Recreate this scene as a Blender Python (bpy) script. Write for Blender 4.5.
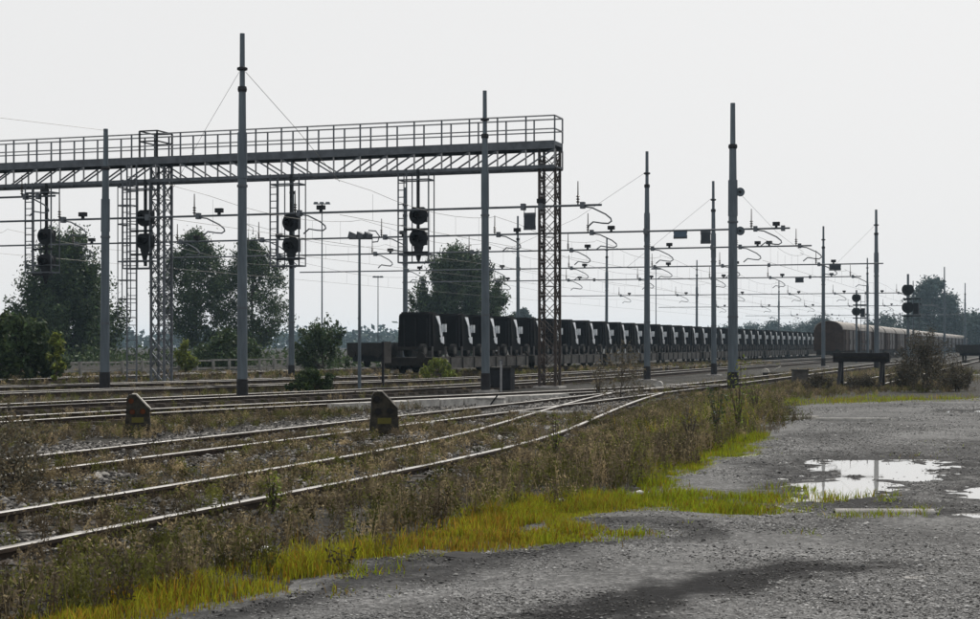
import bpy, math, random
import numpy as np
from mathutils import Vector, Matrix
random.seed(7); RNG = np.random.default_rng(11)
for o in list(bpy.data.objects): bpy.data.objects.remove(o)
SC = bpy.context.scene
COL = SC.collection
# ------------------------------------------------------------------ camera
EYE, FPX, HZ = 1.6, 1646.0, 345.0           # eye height, focal length and horizon row measured in the photograph
cam_d = bpy.data.cameras.new('camera'); cam = bpy.data.objects.new('camera', cam_d); COL.objects.link(cam)
cam.location = (0, 0, EYE); cam.rotation_euler = (math.radians(90), 0, 0)
cam_d.sensor_width = 36; cam_d.lens = 36*FPX/980; cam_d.shift_y = 35.5/980
cam_d.clip_start = .1; cam_d.clip_end = 12000
SC.camera = cam
# ------------------------------------------------------------------ sky and sun
SUN_AZ, SUN_EL = math.radians(24), math.radians(46)     # ahead of the camera, to the right
w = bpy.data.worlds.new('World'); SC.world = w; w.use_nodes = True
nt = w.node_tree; nt.nodes.clear()
out = nt.nodes.new('ShaderNodeOutputWorld'); add = nt.nodes.new('ShaderNodeMixShader'); add.inputs[0].default_value = .9
sky = nt.nodes.new('ShaderNodeTexSky'); sky.sky_type = 'NISHITA'; sky.sun_disc = False
sky.sun_elevation = SUN_EL; sky.sun_rotation = SUN_AZ; sky.dust_density = 6; sky.air_density = 1.0
hs = nt.nodes.new('ShaderNodeHueSaturation'); hs.inputs['Saturation'].default_value = .25
b1 = nt.nodes.new('ShaderNodeBackground'); b1.inputs[1].default_value = .06
b2 = nt.nodes.new('ShaderNodeBackground'); b2.inputs[0].default_value = (.80, .80, .80, 1); b2.inputs[1].default_value = 1.115   # white haze veil over the whole sky
nt.links.new(sky.outputs[0], hs.inputs['Color']); nt.links.new(hs.outputs[0], b1.inputs[0])
nt.links.new(b1.outputs[0], add.inputs[1]); nt.links.new(b2.outputs[0], add.inputs[2]); nt.links.new(add.outputs[0], out.inputs[0])
sd = bpy.data.lights.new('sun', 'SUN'); sd.energy = 4.4; sd.angle = math.radians(1.2); sd.color = (1, .95, .87)
sun = bpy.data.objects.new('sun', sd); COL.objects.link(sun)
sdir = Vector((math.sin(SUN_AZ)*math.cos(SUN_EL), math.cos(SUN_AZ)*math.cos(SUN_EL), math.sin(SUN_EL)))
sun.rotation_euler = sdir.to_track_quat('Z', 'Y').to_euler(); sun.location = (30, 60, 60)
SC.view_settings.view_transform = 'Standard'; SC.view_settings.look = 'None'
SC.view_settings.exposure = 0; SC.view_settings.gamma = 1; SC.view_settings.use_curve_mapping = False
SC.render.engine = 'CYCLES'
SC.cycles.max_bounces = 6; SC.cycles.diffuse_bounces = 3; SC.cycles.volume_bounces = 0
SC.cycles.transparent_max_bounces = 8
# ------------------------------------------------------------------ frame of the yard
TH = math.radians(18.6)                      # the tracks run 18.6 degrees to the right of the view
TX, TY = math.sin(TH), math.cos(TH)
def W(n, s, z=0):                            # n: metres across the tracks, s: metres along them
    return Vector((TY*n + TX*s, -TX*n + TY*s, z))
def G(px, py, z=0):                          # point of the level z that stands at a measured spot
    d = FPX*(EYE - z)/(py - HZ); return Vector(((px-490)*d/FPX, d, z))
def NS(p): return (p[0]*TY - p[1]*TX, p[0]*TX + p[1]*TY)
# ------------------------------------------------------------------ materials
def _n(nt, t, **k):
    x = nt.nodes.new(t)
    for a, b in k.items():
        if a in x.inputs: x.inputs[a].default_value = b
        else: setattr(x, a, b)
    return x
MATS = {}
def mat(name, c1, c2=None, rough=.7, metal=0, scale=6, detail=4, bump=0, bscale=30, spec=.1, attr=None, trans=0, stretch=None, c3=None):
    m = bpy.data.materials.new(name); m.use_nodes = True; nt = m.node_tree; L = nt.links
    p = nt.nodes['Principled BSDF']; p.inputs['Roughness'].default_value = rough; p.inputs['Metallic'].default_value = metal
    p.inputs['Specular IOR Level'].default_value = spec
    tc = _n(nt, 'ShaderNodeTexCoord'); src = tc.outputs['Object']
    if stretch:
        mp = _n(nt, 'ShaderNodeMapping'); mp.inputs['Scale'].default_value = stretch; L.new(src, mp.inputs[0]); src = mp.outputs[0]
    c2 = c2 or tuple(v*.7 for v in c1)
    no = _n(nt, 'ShaderNodeTexNoise', Scale=scale, Detail=detail, Roughness=.65); L.new(src, no.inputs['Vector'])
    cr = _n(nt, 'ShaderNodeValToRGB'); e = cr.color_ramp.elements
    e[0].position = .32; e[0].color = (*c2, 1); e[1].position = .68; e[1].color = (*c1, 1)
    if c3: x = e.new(.8); x.color = (*c3, 1)
    L.new(no.outputs['Fac'], cr.inputs[0]); colr = cr.outputs[0]
    if attr:
        at = _n(nt, 'ShaderNodeAttribute', attribute_name=attr); mx = _n(nt, 'ShaderNodeMix', data_type='RGBA', blend_type='MULTIPLY')
        mx.inputs[0].default_value = 1; L.new(colr, mx.inputs[6]); L.new(at.outputs['Color'], mx.inputs[7]); colr = mx.outputs[2]
    L.new(colr, p.inputs['Base Color'])
    if bump:
        nb = _n(nt, 'ShaderNodeTexNoise', Scale=bscale, Detail=3); L.new(src, nb.inputs['Vector'])
        bp = _n(nt, 'ShaderNodeBump', Strength=bump, Distance=.02); L.new(nb.outputs['Fac'], bp.inputs['Height']); L.new(bp.outputs[0], p.inputs['Normal'])
    if trans:
        o = nt.nodes['Material Output']; tr = _n(nt, 'ShaderNodeBsdfTranslucent'); ms = _n(nt, 'ShaderNodeMixShader'); ms.inputs[0].default_value = trans
        L.new(colr, tr.inputs[0]); L.new(p.outputs[0], ms.inputs[1]); L.new(tr.outputs[0], ms.inputs[2]); L.new(ms.outputs[0], o.inputs[0])
    MATS[name] = m; return m
mat('mast_paint', (.115, .142, .165), (.062, .076, .09), .5, .15, scale=5, detail=8, stretch=(1, 1, .12))
mat('mast_dark', (.03, .03, .033), (.018, .018, .02), .7, scale=5)
mat('gantry_steel', (.115, .128, .145), (.068, .075, .085), .6, .2, scale=3)
mat('rusty_steel', (.062, .050, .045), (.038, .032, .030), .75, .1, scale=4)
mat('gantry_pale', (.30, .31, .32), (.2, .2, .21), .5, .3, scale=4)
mat('black_steel', (.022, .023, .026), (.012, .012, .014), .6, scale=6)
mat('signal_black', (.02, .022, .026), (.012, .013, .015), .55, scale=8)
mat('lens', (.02, .02, .022), (.015, .015, .017), .15, scale=4)
mat('insulator', (.05, .04, .036), (.03, .025, .022), .3, scale=9)
mat('wire', (.12, .115, .11), (.09, .09, .085), .5, .4)
mat('rail_steel', (.33, .325, .32), (.19, .18, .17), .6, .3, scale=3, spec=.3, stretch=(1, 1, 1))
mat('rail_rust', (.060, .045, .036), (.03, .024, .02), .85, scale=9)
mat('sleeper_wood', (.075, .062, .052), (.035, .03, .026), .9, scale=9, bump=.4)
mat('concrete', (.30, .29, .28), (.17, .165, .16), .85, scale=7, bump=.3)
mat('concrete_pale', (.44, .43, .41), (.24, .235, .225), .8, scale=9, bump=.3)
mat('concrete_fence', (.26, .255, .245), (.13, .13, .12), .85, scale=4)
mat('truck_black', (.007, .0075, .009), (.005, .0052, .006), .85, scale=4)
mat('truck_pale', (.80, .83, .86), (.50, .54, .58), .25, .2, scale=5, spec=.5)  # light cab trim, with the sun glint on it put into the colour
mat('glass_dark', (.03, .035, .04), (.02, .022, .026), .06, scale=2, spec=.8)
mat('tyre', (.02, .02, .02), (.012, .012, .012), .85, scale=9)
mat('wagon_grey', (.105, .10, .096), (.045, .042, .04), .75, scale=2.5)
mat('wagon_dark', (.03, .027, .025), (.016, .015, .014), .8, scale=4)
mat('wagon_brown', (.055, .036, .029), (.028, .019, .016), .75, scale=2)
mat('wagon_roof', (.22, .20, .18), (.10, .09, .08), .5, .2, scale=1.2)  # sunlit highlights of the roof put into this lighter colour
mat('wagon_door', (.12, .115, .115), (.06, .055, .055), .7, scale=2)
mat('sign_blue', (.09, .13, .18), (.07, .10, .14), .5, scale=3)
mat('sign_dark', (.05, .06, .07), (.035, .04, .05), .5, scale=3)
mat('enamel_white', (.52, .50, .46), (.14, .13, .11), .45, scale=6)
mat('lamp_orange', (.11, .036, .012), (.06, .02, .01), .25, scale=9)
mat('dwarf_body', (.050, .045, .034), (.014, .014, .014), .75, scale=11, bump=.2)
mat('dry_dark', (.085, .076, .058), (.045, .042, .034), .85, scale=1.0, attr='tint', trans=.15)
mat('plate_yellow', (.11, .10, .02), (.07, .065, .02), .6, scale=9)
mat('litter_white', (.8, .8, .8), (.65, .65, .64), .7, scale=9)
mat('tar', (.035, .035, .036), (.018, .018, .019), .9, scale=14, bump=.5)
mat('bark', (.08, .065, .055), (.04, .034, .03), .9, scale=8, bump=.5)
mat('leaf', (.050, .076, .030), (.022, .034, .015), .6, scale=1.2, attr='tint', trans=.25)
mat('leaf_yellow', (.15, .18, .035), (.09, .11, .026), .6, scale=2, attr='tint', trans=.35)
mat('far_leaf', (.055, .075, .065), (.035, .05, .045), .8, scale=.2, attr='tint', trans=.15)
mat('grass', (.275, .278, .018), (.165, .17, .015), .6, scale=1.1, attr='tint', trans=.45, c3=(.26, .18, .018), spec=.1)
mat('dry_weed', (.15, .128, .092), (.065, .060, .042), .85, scale=1.0, attr='tint', trans=.22)
mat('stone', (.20, .195, .19), (.07, .068, .066), .85, scale=3.0, attr='tint')
mat('lot_stone', (.22, .22, .22), (.12, .12, .12), .8, scale=3, attr='tint')
# ------------------------------------------------------------------ mesh collecting
class MB:
    def __init__(s): s.v = []; s.f = []; s.mi = []; s.cur = 0
    def _add(s, vs, fs):
        b = len(s.v); s.v += [tuple(v) for v in vs]; s.f += [tuple(b+i for i in f) for f in fs]; s.mi += [s.cur]*len(fs); return s
    def box(s, c, d, axes=None, taper=1.0, tx=None):
        hx, hy, hz = d[0]/2, d[1]/2, d[2]/2; vs = []
        for z in (-1, 1):
            k = taper if z > 0 else 1
            for x, y in ((-1, -1), (1, -1), (1, 1), (-1, 1)):
                p = Vector((x*hx*k, y*hy*k, z*hz))
                if axes is not None: p = axes @ p
                vs.append(Vector(c) + p)
        return s._add(vs, [(0, 3, 2, 1), (4, 5, 6, 7), (0, 1, 5, 4), (1, 2, 6, 5), (2, 3, 7, 6), (3, 0, 4, 7)])
    def bar(s, a, b, wd, ht=None, up=(0, 0, 1)):
        a, b = Vector(a), Vector(b); y = (b-a); L = y.length
        if L < 1e-6: return s
        y.normalize(); u = Vector(up)
        if abs(y.dot(u)) > .98: u = Vector((0, 1, 0)) if abs(y.y) < .9 else Vector((1, 0, 0))
        x = y.cross(u).normalized(); z = x.cross(y)
        return s.box((a+b)/2, (wd, L, ht or wd), Matrix((x, y, z)).transposed())
    def tube(s, pts, r, sides=6, cap=True):
        pts = [Vector(p) for p in pts]; n = len(pts); rs = r if isinstance(r, (list, tuple)) else [r]*n
        vs = []; fs = []; ref = None
        for i, p in enumerate(pts):
            t = (pts[min(i+1, n-1)] - pts[max(i-1, 0)]).normalized()
            if ref is None: ref = Vector((0, 0, 1)) if abs(t.z) < .9 else Vector((1, 0, 0))
            x = t.cross(ref).normalized(); y = x.cross(t); ref = y
            for k in range(sides):
                a = 2*math.pi*k/sides; vs.append(p + x*math.cos(a)*rs[i] + y*math.sin(a)*rs[i])
        for i in range(n-1):
            for k in range(sides):
                k2 = (k+1) % sides; fs.append((i*sides+k, i*sides+k2, (i+1)*sides+k2, (i+1)*sides+k))
        if cap: fs += [tuple(range(sides))[::-1], tuple((n-1)*sides+k for k in range(sides))]
        return s._add(vs, fs)
    def lathe(s, prof, c=(0, 0, 0), sides=14):   # prof: (z, r)
        c = Vector(c); vs = []; fs = []
        for z, r in prof:
            for k in range(sides):
                a = 2*math.pi*k/sides; vs.append(c + Vector((math.cos(a)*r, math.sin(a)*r, z)))
        for i in range(len(prof)-1):
            for k in range(sides):
                k2 = (k+1) % sides; fs.append((i*sides+k, i*sides+k2, (i+1)*sides+k2, (i+1)*sides+k))
        fs += [tuple(range(sides))[::-1], tuple((len(prof)-1)*sides+k for k in range(sides))]
        return s._add(vs, fs)
    def prism(s, poly, a, b, plane='yz'):         # polygon extruded from a to b along the missing axis
        def P(u, v, t): return {'yz': (t, u, v), 'xz': (u, t, v), 'xy': (u, v, t)}[plane]
        n = len(poly); vs = [P(u, v, a) for u, v in poly] + [P(u, v, b) for u, v in poly]
        return s._add(vs, [tuple(range(n))[::-1], tuple(range(n, 2*n))] + [(i, (i+1) % n, n+(i+1) % n, n+i) for i in range(n)])
    def mesh(s, name, m, smooth=False):
        me = bpy.data.meshes.new(name); me.from_pydata(s.v, [], s.f)
        ms = m if isinstance(m, (list, tuple)) else [m]
        for q in ms: me.materials.append(MATS[q])
        if len(ms) > 1: me.polygons.foreach_set('material_index', s.mi)
        import bmesh
        bm = bmesh.new(); bm.from_mesh(me); bmesh.ops.recalc_face_normals(bm, faces=bm.faces); bm.to_mesh(me); bm.free()
        if smooth:
            me.polygons.foreach_set('use_smooth', [True]*len(me.polygons)); me.set_sharp_from_angle(angle=math.radians(40))
        me.update(); return me
    def build(s, name, m, parent=None, smooth=False): return link(name, s.mesh(name, m, smooth), parent)
def link(name, me, parent=None, loc=None, rz=None):
    o = bpy.data.objects.new(name, me); COL.objects.link(o)
    if parent is not None: o.parent = parent
    if loc is not None: o.location = loc
    if rz is not None: o.rotation_euler.z = rz
    return o
def tag(o, label=None, cat=None, group=None, kind=None):
    if label: o['label'] = label
    if cat: o['category'] = cat
    if group: o['group'] = group
    if kind: o['kind'] = kind
    return o
def thing(name, label, cat, loc, rz=-TH, group=None):
    return tag(link(name, None, None, loc, rz), label, cat, group)
def copy_tree(o, parent=None):
    c = o.copy(); COL.objects.link(c); c.parent = parent
    for ch in list(o.children): copy_tree(ch, c)
    return c
def npmesh(name, V, F, m, tint=None, smooth=False):       # V (n,3), F (m,3 or 4); tint per vertex
    me = bpy.data.meshes.new(name); V = np.ascontiguousarray(V, np.float32); F = np.ascontiguousarray(F, np.int32); k = F.shape[1]
    me.vertices.add(len(V)); me.vertices.foreach_set('co', V.ravel())
    me.loops.add(F.size); me.loops.foreach_set('vertex_index', F.ravel())
    me.polygons.add(len(F)); me.polygons.foreach_set('loop_start', np.arange(0, F.size, k, dtype=np.int32))
    me.polygons.foreach_set('loop_total', np.full(len(F), k, np.int32))
    me.materials.append(MATS[m])
    if smooth: me.polygons.foreach_set('use_smooth', np.ones(len(F), bool))
    me.update(calc_edges=True)
    if tint is not None:
        a = me.color_attributes.new('tint', 'FLOAT_COLOR', 'POINT'); c = np.ones((len(V), 4), np.float32); c[:, :3] = tint; a.data.foreach_set('color', c.ravel())
    return me
# value noise on numpy arrays
_P = np.random.default_rng(3).random((256, 256))
def vnoise(x, y):
    xi = np.floor(x).astype(int); yi = np.floor(y).astype(int); fx = x-xi; fy = y-yi
    fx = fx*fx*(3-2*fx); fy = fy*fy*(3-2*fy); g = lambda a, b: _P[a & 255, b & 255]
    return (g(xi, yi)*(1-fx)+g(xi+1, yi)*fx)*(1-fy) + (g(xi, yi+1)*(1-fx)+g(xi+1, yi+1)*fx)*fy
def fbm(x, y, o=4):
    r = 0; a = .5; t = 0
    for i in range(o): r = r + a*vnoise(x*2**i+17*i, y*2**i+31*i); t += a; a *= .5
    return r/t
def poly_sd(x, y, poly):                                   # signed distance, positive inside
    P = np.array([(p[0], p[1]) for p in poly]); d = np.full(x.shape, 1e9); ins = np.zeros(x.shape, bool)
    for i in range(len(P)):
        a = P[i]; b = P[(i+1) % len(P)]; e = b-a; wx = x-a[0]; wy = y-a[1]
        t = np.clip((wx*e[0]+wy*e[1])/(e@e), 0, 1); d = np.minimum(d, np.hypot(wx-e[0]*t, wy-e[1]*t))
        c = ((a[1] > y) != (b[1] > y)); ins ^= c & (x < (b[0]-a[0])*(y-a[1])/((b[1]-a[1]) or 1e-9)+a[0])
    return np.where(ins, d, -d)
def pix_poly(pts, z=0): return [G(a, b, z) for a, b in pts]
# ================================================================== ground, gravel lot, puddles
def speckle(name, dark, light, cell, patch_scale, damp=None, rough=.85, bump=.6):
    m = bpy.data.materials.new(name); m.use_nodes = True; nt = m.node_tree; L = nt.links; p = nt.nodes['Principled BSDF']
    tc = _n(nt, 'ShaderNodeTexCoord'); src = tc.outputs['Object']
    vo = _n(nt, 'ShaderNodeTexVoronoi', Scale=1/cell); vo2 = _n(nt, 'ShaderNodeTexVoronoi', Scale=2.7/cell); L.new(src, vo.inputs['Vector']); L.new(src, vo2.inputs['Vector'])
    sx = _n(nt, 'ShaderNodeSeparateColor'); L.new(vo.outputs['Color'], sx.inputs[0]); sy = _n(nt, 'ShaderNodeSeparateColor'); L.new(vo2.outputs['Color'], sy.inputs[0])
    ad = _n(nt, 'ShaderNodeMath', operation='MULTIPLY_ADD'); L.new(sx.outputs[0], ad.inputs[0]); ad.inputs[1].default_value = .6
    hf = _n(nt, 'ShaderNodeMath', operation='MULTIPLY'); L.new(sy.outputs[1], hf.inputs[0]); hf.inputs[1].default_value = .4; L.new(hf.outputs[0], ad.inputs[2])
    no = _n(nt, 'ShaderNodeTexNoise', Scale=patch_scale, Detail=7, Roughness=.62); L.new(src, no.inputs['Vector'])
    pw = _n(nt, 'ShaderNodeMath', operation='POWER'); L.new(ad.outputs[0], pw.inputs[0]); pw.inputs[1].default_value = 2.2
    cr = _n(nt, 'ShaderNodeMix', data_type='RGBA'); L.new(pw.outputs[0], cr.inputs[0]); cr.inputs[6].default_value = (*dark, 1); cr.inputs[7].default_value = (*light, 1)
    rm = _n(nt, 'ShaderNodeMapRange'); L.new(no.outputs['Fac'], rm.inputs[0])
    rm.inputs[1].default_value = .3; rm.inputs[2].default_value = .7; rm.inputs[3].default_value = .5; rm.inputs[4].default_value = 1.55
    mx = _n(nt, 'ShaderNodeMix', data_type='RGBA', blend_type='MULTIPLY'); mx.inputs[0].default_value = 1
    L.new(cr.outputs[2], mx.inputs[6]); L.new(rm.outputs[0], mx.inputs[7]); colr = mx.outputs[2]
    p.inputs['Roughness'].default_value = rough; p.inputs['Specular IOR Level'].default_value = .04
    if damp:                                  # stains of damp and tar, and a darker lot edge, from a vertex mask
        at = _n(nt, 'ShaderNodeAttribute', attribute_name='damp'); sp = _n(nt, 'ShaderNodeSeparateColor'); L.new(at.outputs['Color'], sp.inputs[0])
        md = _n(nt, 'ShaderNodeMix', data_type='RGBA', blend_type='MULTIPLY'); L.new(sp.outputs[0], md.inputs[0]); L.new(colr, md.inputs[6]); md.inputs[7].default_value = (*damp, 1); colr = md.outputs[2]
    L.new(colr, p.inputs['Base Color'])
    bp = _n(nt, 'ShaderNodeBump', Strength=bump, Distance=cell*.5); L.new(ad.outputs[0], bp.inputs['Height']); L.new(bp.outputs[0], p.inputs['Normal'])
    MATS[name] = m
speckle('yard_ground', (.017, .016, .0145), (.085, .082, .074), .05, .7, bump=.8)
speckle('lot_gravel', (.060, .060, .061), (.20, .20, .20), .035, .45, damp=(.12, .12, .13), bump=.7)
wm = bpy.data.materials.new('water'); wm.use_nodes = True; pb = wm.node_tree.nodes['Principled BSDF']
pb.inputs['Base Color'].default_value = (.34, .335, .325, 1); pb.inputs['Metallic'].default_value = .1; pb.inputs['Roughness'].default_value = .02; pb.inputs['IOR'].default_value = 1.6; pb.inputs['Specular IOR Level'].default_value = .5
wn = _n(wm.node_tree, 'ShaderNodeTexNoise', Scale=3.0); wb = _n(wm.node_tree, 'ShaderNodeBump', Strength=.02, Distance=.02); wm.node_tree.links.new(wn.outputs['Fac'], wb.inputs['Height']); wm.node_tree.links.new(wb.outputs[0], pb.inputs['Normal'])
MATS['water'] = wm
# the great sheet of ground, finely gridded near the camera
xs = np.unique(np.r_[np.linspace(-1500, -60, 16), np.linspace(-60, 60, 121), np.linspace(60, 1500, 16)])
ys = np.unique(np.r_[np.linspace(-120, 0, 8), np.linspace(0, 130, 131), np.linspace(130, 2600, 30)])
X, Y = np.meshgrid(xs, ys)
Z = np.where((np.abs(X) < 60) & (Y < 128) & (Y > 2), (fbm(X*.35, Y*.35)-.5)*.05, 0) - .02
idx = np.arange(X.size).reshape(X.shape)
F = np.stack([idx[:-1, :-1], idx[:-1, 1:], idx[1:, 1:], idx[1:, :-1]], -1).reshape(-1, 4)
tag(link('ground', npmesh('ground', np.c_[X.ravel(), Y.ravel(), Z.ravel()], F, 'yard_ground', smooth=True)), kind='structure')
# the gravelled asphalt lot: edges sink into the soil, hollows hold the puddles
LOT = pix_poly([(90, 660), (150, 625), (215, 611), (330, 588), (425, 556), (500, 553), (560, 546), (640, 535), (585, 520), (650, 508), (720, 520), (800, 515), (800, 498), (700, 492), (690, 482), (770, 445), (800, 428), (760, 413), (800, 405), (980, 399), (1300, 397)]) + [Vector((60, 46, 0)), Vector((60, 2, 0)), Vector((-2, 2, 0))]
def puddle_mask(x, y, px, py, wpx, hpx):
    c = G(px, py); a = G(px-wpx/2, py); b = G(px, py-hpx/2); b2 = G(px, py+hpx/2)
    rx = abs(c.x-a.x); ry = abs(b.y-b2.y)/2; cy = (b.y+b2.y)/2; cx = c.x + (y-cy)*c.x/c.y
    return 1-np.hypot((x-cx)/rx, (y-cy)/ry)
PUD = [(885, 471, 200, 26), (848, 490, 130, 30), (990, 495, 105, 15), (990, 517, 84, 8), (948, 412, 26, 2.6), (985, 411.5, 26, 3)]
xs = np.arange(-4, 44, .11); ys = 5*1.0075**np.arange(0, 330); ys = ys[ys < 58]
X, Y = np.meshgrid(xs, ys)
sd = poly_sd(X, Y, LOT) + (fbm(X*1.1, Y*.8)-.5)*1.3 + (fbm(X*5, Y*4)-.5)*.5
Z = .022*np.clip(sd/.35, -3, 1) + (fbm(X*1.3, Y*1.3)-.5)*.018 + (fbm(X*9, Y*9, 2)-.5)*.006 + .012
pm = np.full(X.shape, -9.)
for q in PUD: pm = np.maximum(pm, puddle_mask(X, Y, *q))
pm = pm + (fbm(X*2.3, Y*1.6, 5)-.5)*1.0 + (fbm(X*7, Y*5, 3)-.5)*.75 + (fbm(X*19, Y*12, 2)-.5)*.9
dip = np.clip(pm*1.1+.35, 0, 1)
Z = np.where((pm > -.75) & (dip < .05), np.maximum(Z, .013), Z); Z = Z - dip*.045
STAIN = pix_poly([(470, 640), (560, 612), (640, 593), (720, 577), (790, 565), (885, 567), (880, 577), (800, 588), (720, 602), (650, 622), (620, 640)])
def dampm(px, py, wpx, hpx): return np.clip(puddle_mask(X, Y, px, py, wpx, hpx)*2.0 + (fbm(X*2, Y*1.5)-.5)*2.2 + (fbm(X*9, Y*5, 3)-.5)*2.2, 0, 1)
D = np.maximum.reduce([np.clip(poly_sd(X, Y, STAIN)*3.0+.6+(fbm(X*3, Y*2)-.5)*1.5+(fbm(X*11, Y*7, 3)-.5)*1.6, 0, 1), np.where((Y < 15) & (X < 2), np.clip(1.15-np.abs(sd-.3)*2.2+(fbm(X*5, Y*4)-.5)*1.5, 0, 1)*.8, 0), dampm(880, 508, 230, 14)*.7, dampm(920, 452, 180, 12)*.35, dampm(830, 440, 120, 14)*.4, dampm(975, 455, 70, 30)*.6, np.clip(pm*2+1.0, 0, 1)*.75])  # includes a darker band along the lot edge by the grass
idx = np.arange(X.size).reshape(X.shape)
F = np.stack([idx[:-1, :-1], idx[:-1, 1:], idx[1:, 1:], idx[1:, :-1]], -1).reshape(-1, 4)
keep = (Z.ravel()[F] > -.06).any(1); F = F[keep]
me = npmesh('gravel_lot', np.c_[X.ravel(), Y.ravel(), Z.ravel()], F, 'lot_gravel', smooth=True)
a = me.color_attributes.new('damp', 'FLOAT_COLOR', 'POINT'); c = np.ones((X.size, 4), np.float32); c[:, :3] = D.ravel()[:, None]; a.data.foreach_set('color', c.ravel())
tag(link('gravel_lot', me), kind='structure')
def lot_z(x, y):
    i = np.clip(np.searchsorted(ys, y), 0, len(ys)-1); j = np.clip(np.searchsorted(xs, x), 0, len(xs)-1)
    return Z[i, j]
LOTZ, LOTXS, LOTYS, LOTDIP, LOTDAMP = Z, xs, ys, dip, D
for px, py, wp, hp in [(q[0], q[1], q[2]*(.8 if i == 1 else 1), q[3]*(.75 if i == 1 else 1)) for i, q in enumerate(PUD)]:                    # flat water sheets, seen only where the gravel dips below them
    c = G(px, py); b = G(px, py-hp*.95); b2 = G(px, py+hp*1.1); m_ = MB(); rx = abs(G(px-wp*.85, py).x-c.x); ry = abs(b.y-b2.y)/2; cy = (b.y+b2.y)/2
    m_.v = [(rx*math.cos(t)+(ry*math.sin(t))*c.x/c.y, ry*math.sin(t), 0) for t in np.linspace(0, 2*math.pi, 40, endpoint=False)]; m_.f = [tuple(range(40))]; m_.mi = [0]
    o = m_.build('puddle', 'water'); o.location = (c.x, cy, .0058+.0002*(py % 7)); tag(o, kind='structure')
# ================================================================== railway tracks
def smooth_path(pts, step=1.0):
    P = np.array(pts, float); s = P[:, 1]; ss = np.arange(s[0], s[-1]+step, step); n = np.interp(ss, s, P[:, 0])
    k = 9; pad = np.r_[np.full(k, n[0])+(n[0]-n[1])*np.arange(k, 0, -1), n, np.full(k, n[-1])+(n[-1]-n[-2])*np.arange(1, k+1)]
    for _ in range(3): pad = np.convolve(pad, np.ones(7)/7, 'same')
    return np.c_[pad[k:-k], ss]
RP = [(-.07, 0), (.07, 0), (.07, .014), (.012, .03), (.012, .125), (.036, .135), (.036, .165), (.027, .172), (-.027, .172), (-.036, .165), (-.036, .135), (-.012, .125), (-.012, .03), (-.07, .014)]
def rail_mesh(path, off, z0=0.0):
    vs = []; fs = []; mi = []; k = len(RP)
    for i, (n, s) in enumerate(path):
        a = path[max(i-1, 0)]; b = path[min(i+1, len(path)-1)]; t = np.array([b[0]-a[0], b[1]-a[1]]); t /= np.hypot(*t); nr = np.array([t[1], -t[0]])
        for u, z in RP:
            vs.append(tuple(W(n+nr[0]*(off+u), s+nr[1]*(off+u), z+z0)))
    for i in range(len(path)-1):
        for j in range(k):
            j2 = (j+1) % k; fs.append((i*k+j, i*k+j2, (i+1)*k+j2, (i+1)*k+j)); mi.append(1 if 6 <= j <= 8 else 0)
    me = bpy.data.meshes.new('rail'); me.from_pydata(vs, [], fs); me.materials.append(MATS['rail_rust']); me.materials.append(MATS['rail_steel']); me.polygons.foreach_set('material_index', mi); me.update(); return me
_sl = MB().box((0, 0, -.035), (2.5, .25, .15), taper=.97); SLEEPER = _sl.mesh('sleeper', 'sleeper_wood')
_ch = MB(); _ch.box((-.13, 0, .05), (.07, .16, .04)); _ch.box((.13, 0, .05), (.07, .16, .04)); CHAIR = _ch.mesh('rail_chair', 'rail_rust')
TRACKS = {}
def track(label, pts, sleepers_to=None, rails=(-.7525, .7525), z0=0.0):
    path = smooth_path(pts); t = thing('railway_track', label, 'railway track', (0, 0, 0), 0)
    for off in rails: link('rail', rail_mesh(path, off, z0), t)
    if sleepers_to:
        s = pts[0][1]
        while s < sleepers_to:
            i = int(s-pts[0][1]); n = np.interp(s, path[:, 1], path[:, 0]); dn = np.interp(s+.5, path[:, 1], path[:, 0])-np.interp(s-.5, path[:, 1], path[:, 0])
            o = link('sleeper', SLEEPER, t, W(n, s, random.uniform(.022, .05)), -TH-math.atan(dn)+random.uniform(-.012, .012)); s += .62
    return path
BED = [(-14.2, 2), (-5.75, 2), (-5.75, 22), (-6.6, 30), (-8.6, 40), (-9.6, 52), (-14.0, 52)]
bedn = np.arange(-15, -5, .16); beds = np.arange(2, 53, .25); N_, S_ = np.meshgrid(bedn, beds)
bsd = poly_sd(N_, S_, [Vector((a, b, 0)) for a, b in BED])
Zb = .085*np.clip(bsd/.7, -2, 1) + (fbm(N_*1.6, S_*1.6)-.5)*.05 - .01
V_ = np.c_[(TY*N_+TX*S_).ravel(), (-TX*N_+TY*S_).ravel(), Zb.ravel()]
idx = np.arange(N_.size).reshape(N_.shape); F_ = np.stack([idx[:-1, :-1], idx[:-1, 1:], idx[1:, 1:], idx[1:, :-1]], -1).reshape(-1, 4)
tag(link('ballast_bed', npmesh('ballast_bed', V_, F_, 'yard_ground', smooth=True)), kind='structure')
def bed_z(x, y):
    n = TY*x-TX*y; s = TX*x+TY*y; i = np.clip(((s-2)/.25).astype(int), 0, len(beds)-1); j = np.clip(((n+15)/.16).astype(int), 0, len(bedn)-1)
    return np.where((n > -15) & (n < -5) & (s > 2) & (s < 53), np.maximum(Zb[i, j], 0), 0)
TRACKS['A'] = track('rusty curved track beside the dry weeds, swinging into the next track', [(-7.72, 3), (-7.72, 20), (-7.85, 24), (-8.6, 28), (-9.9, 36), (-11.1, 44), (-11.55, 48)], 46)
TRACKS['B'] = track('straight track with the low signals beside it, joined by the curved track', [(-11.65, 3), (-11.65, 200), (-11.65, 380)], 52)
TRACKS['C'] = track('track with the pale concrete trough along it, curving into the straight track', [(-19.9, 14), (-19.3, 27), (-18.1, 34), (-15.6, 43), (-13.8, 49), (-12.3, 56), (-11.75, 62)], 52)
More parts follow.
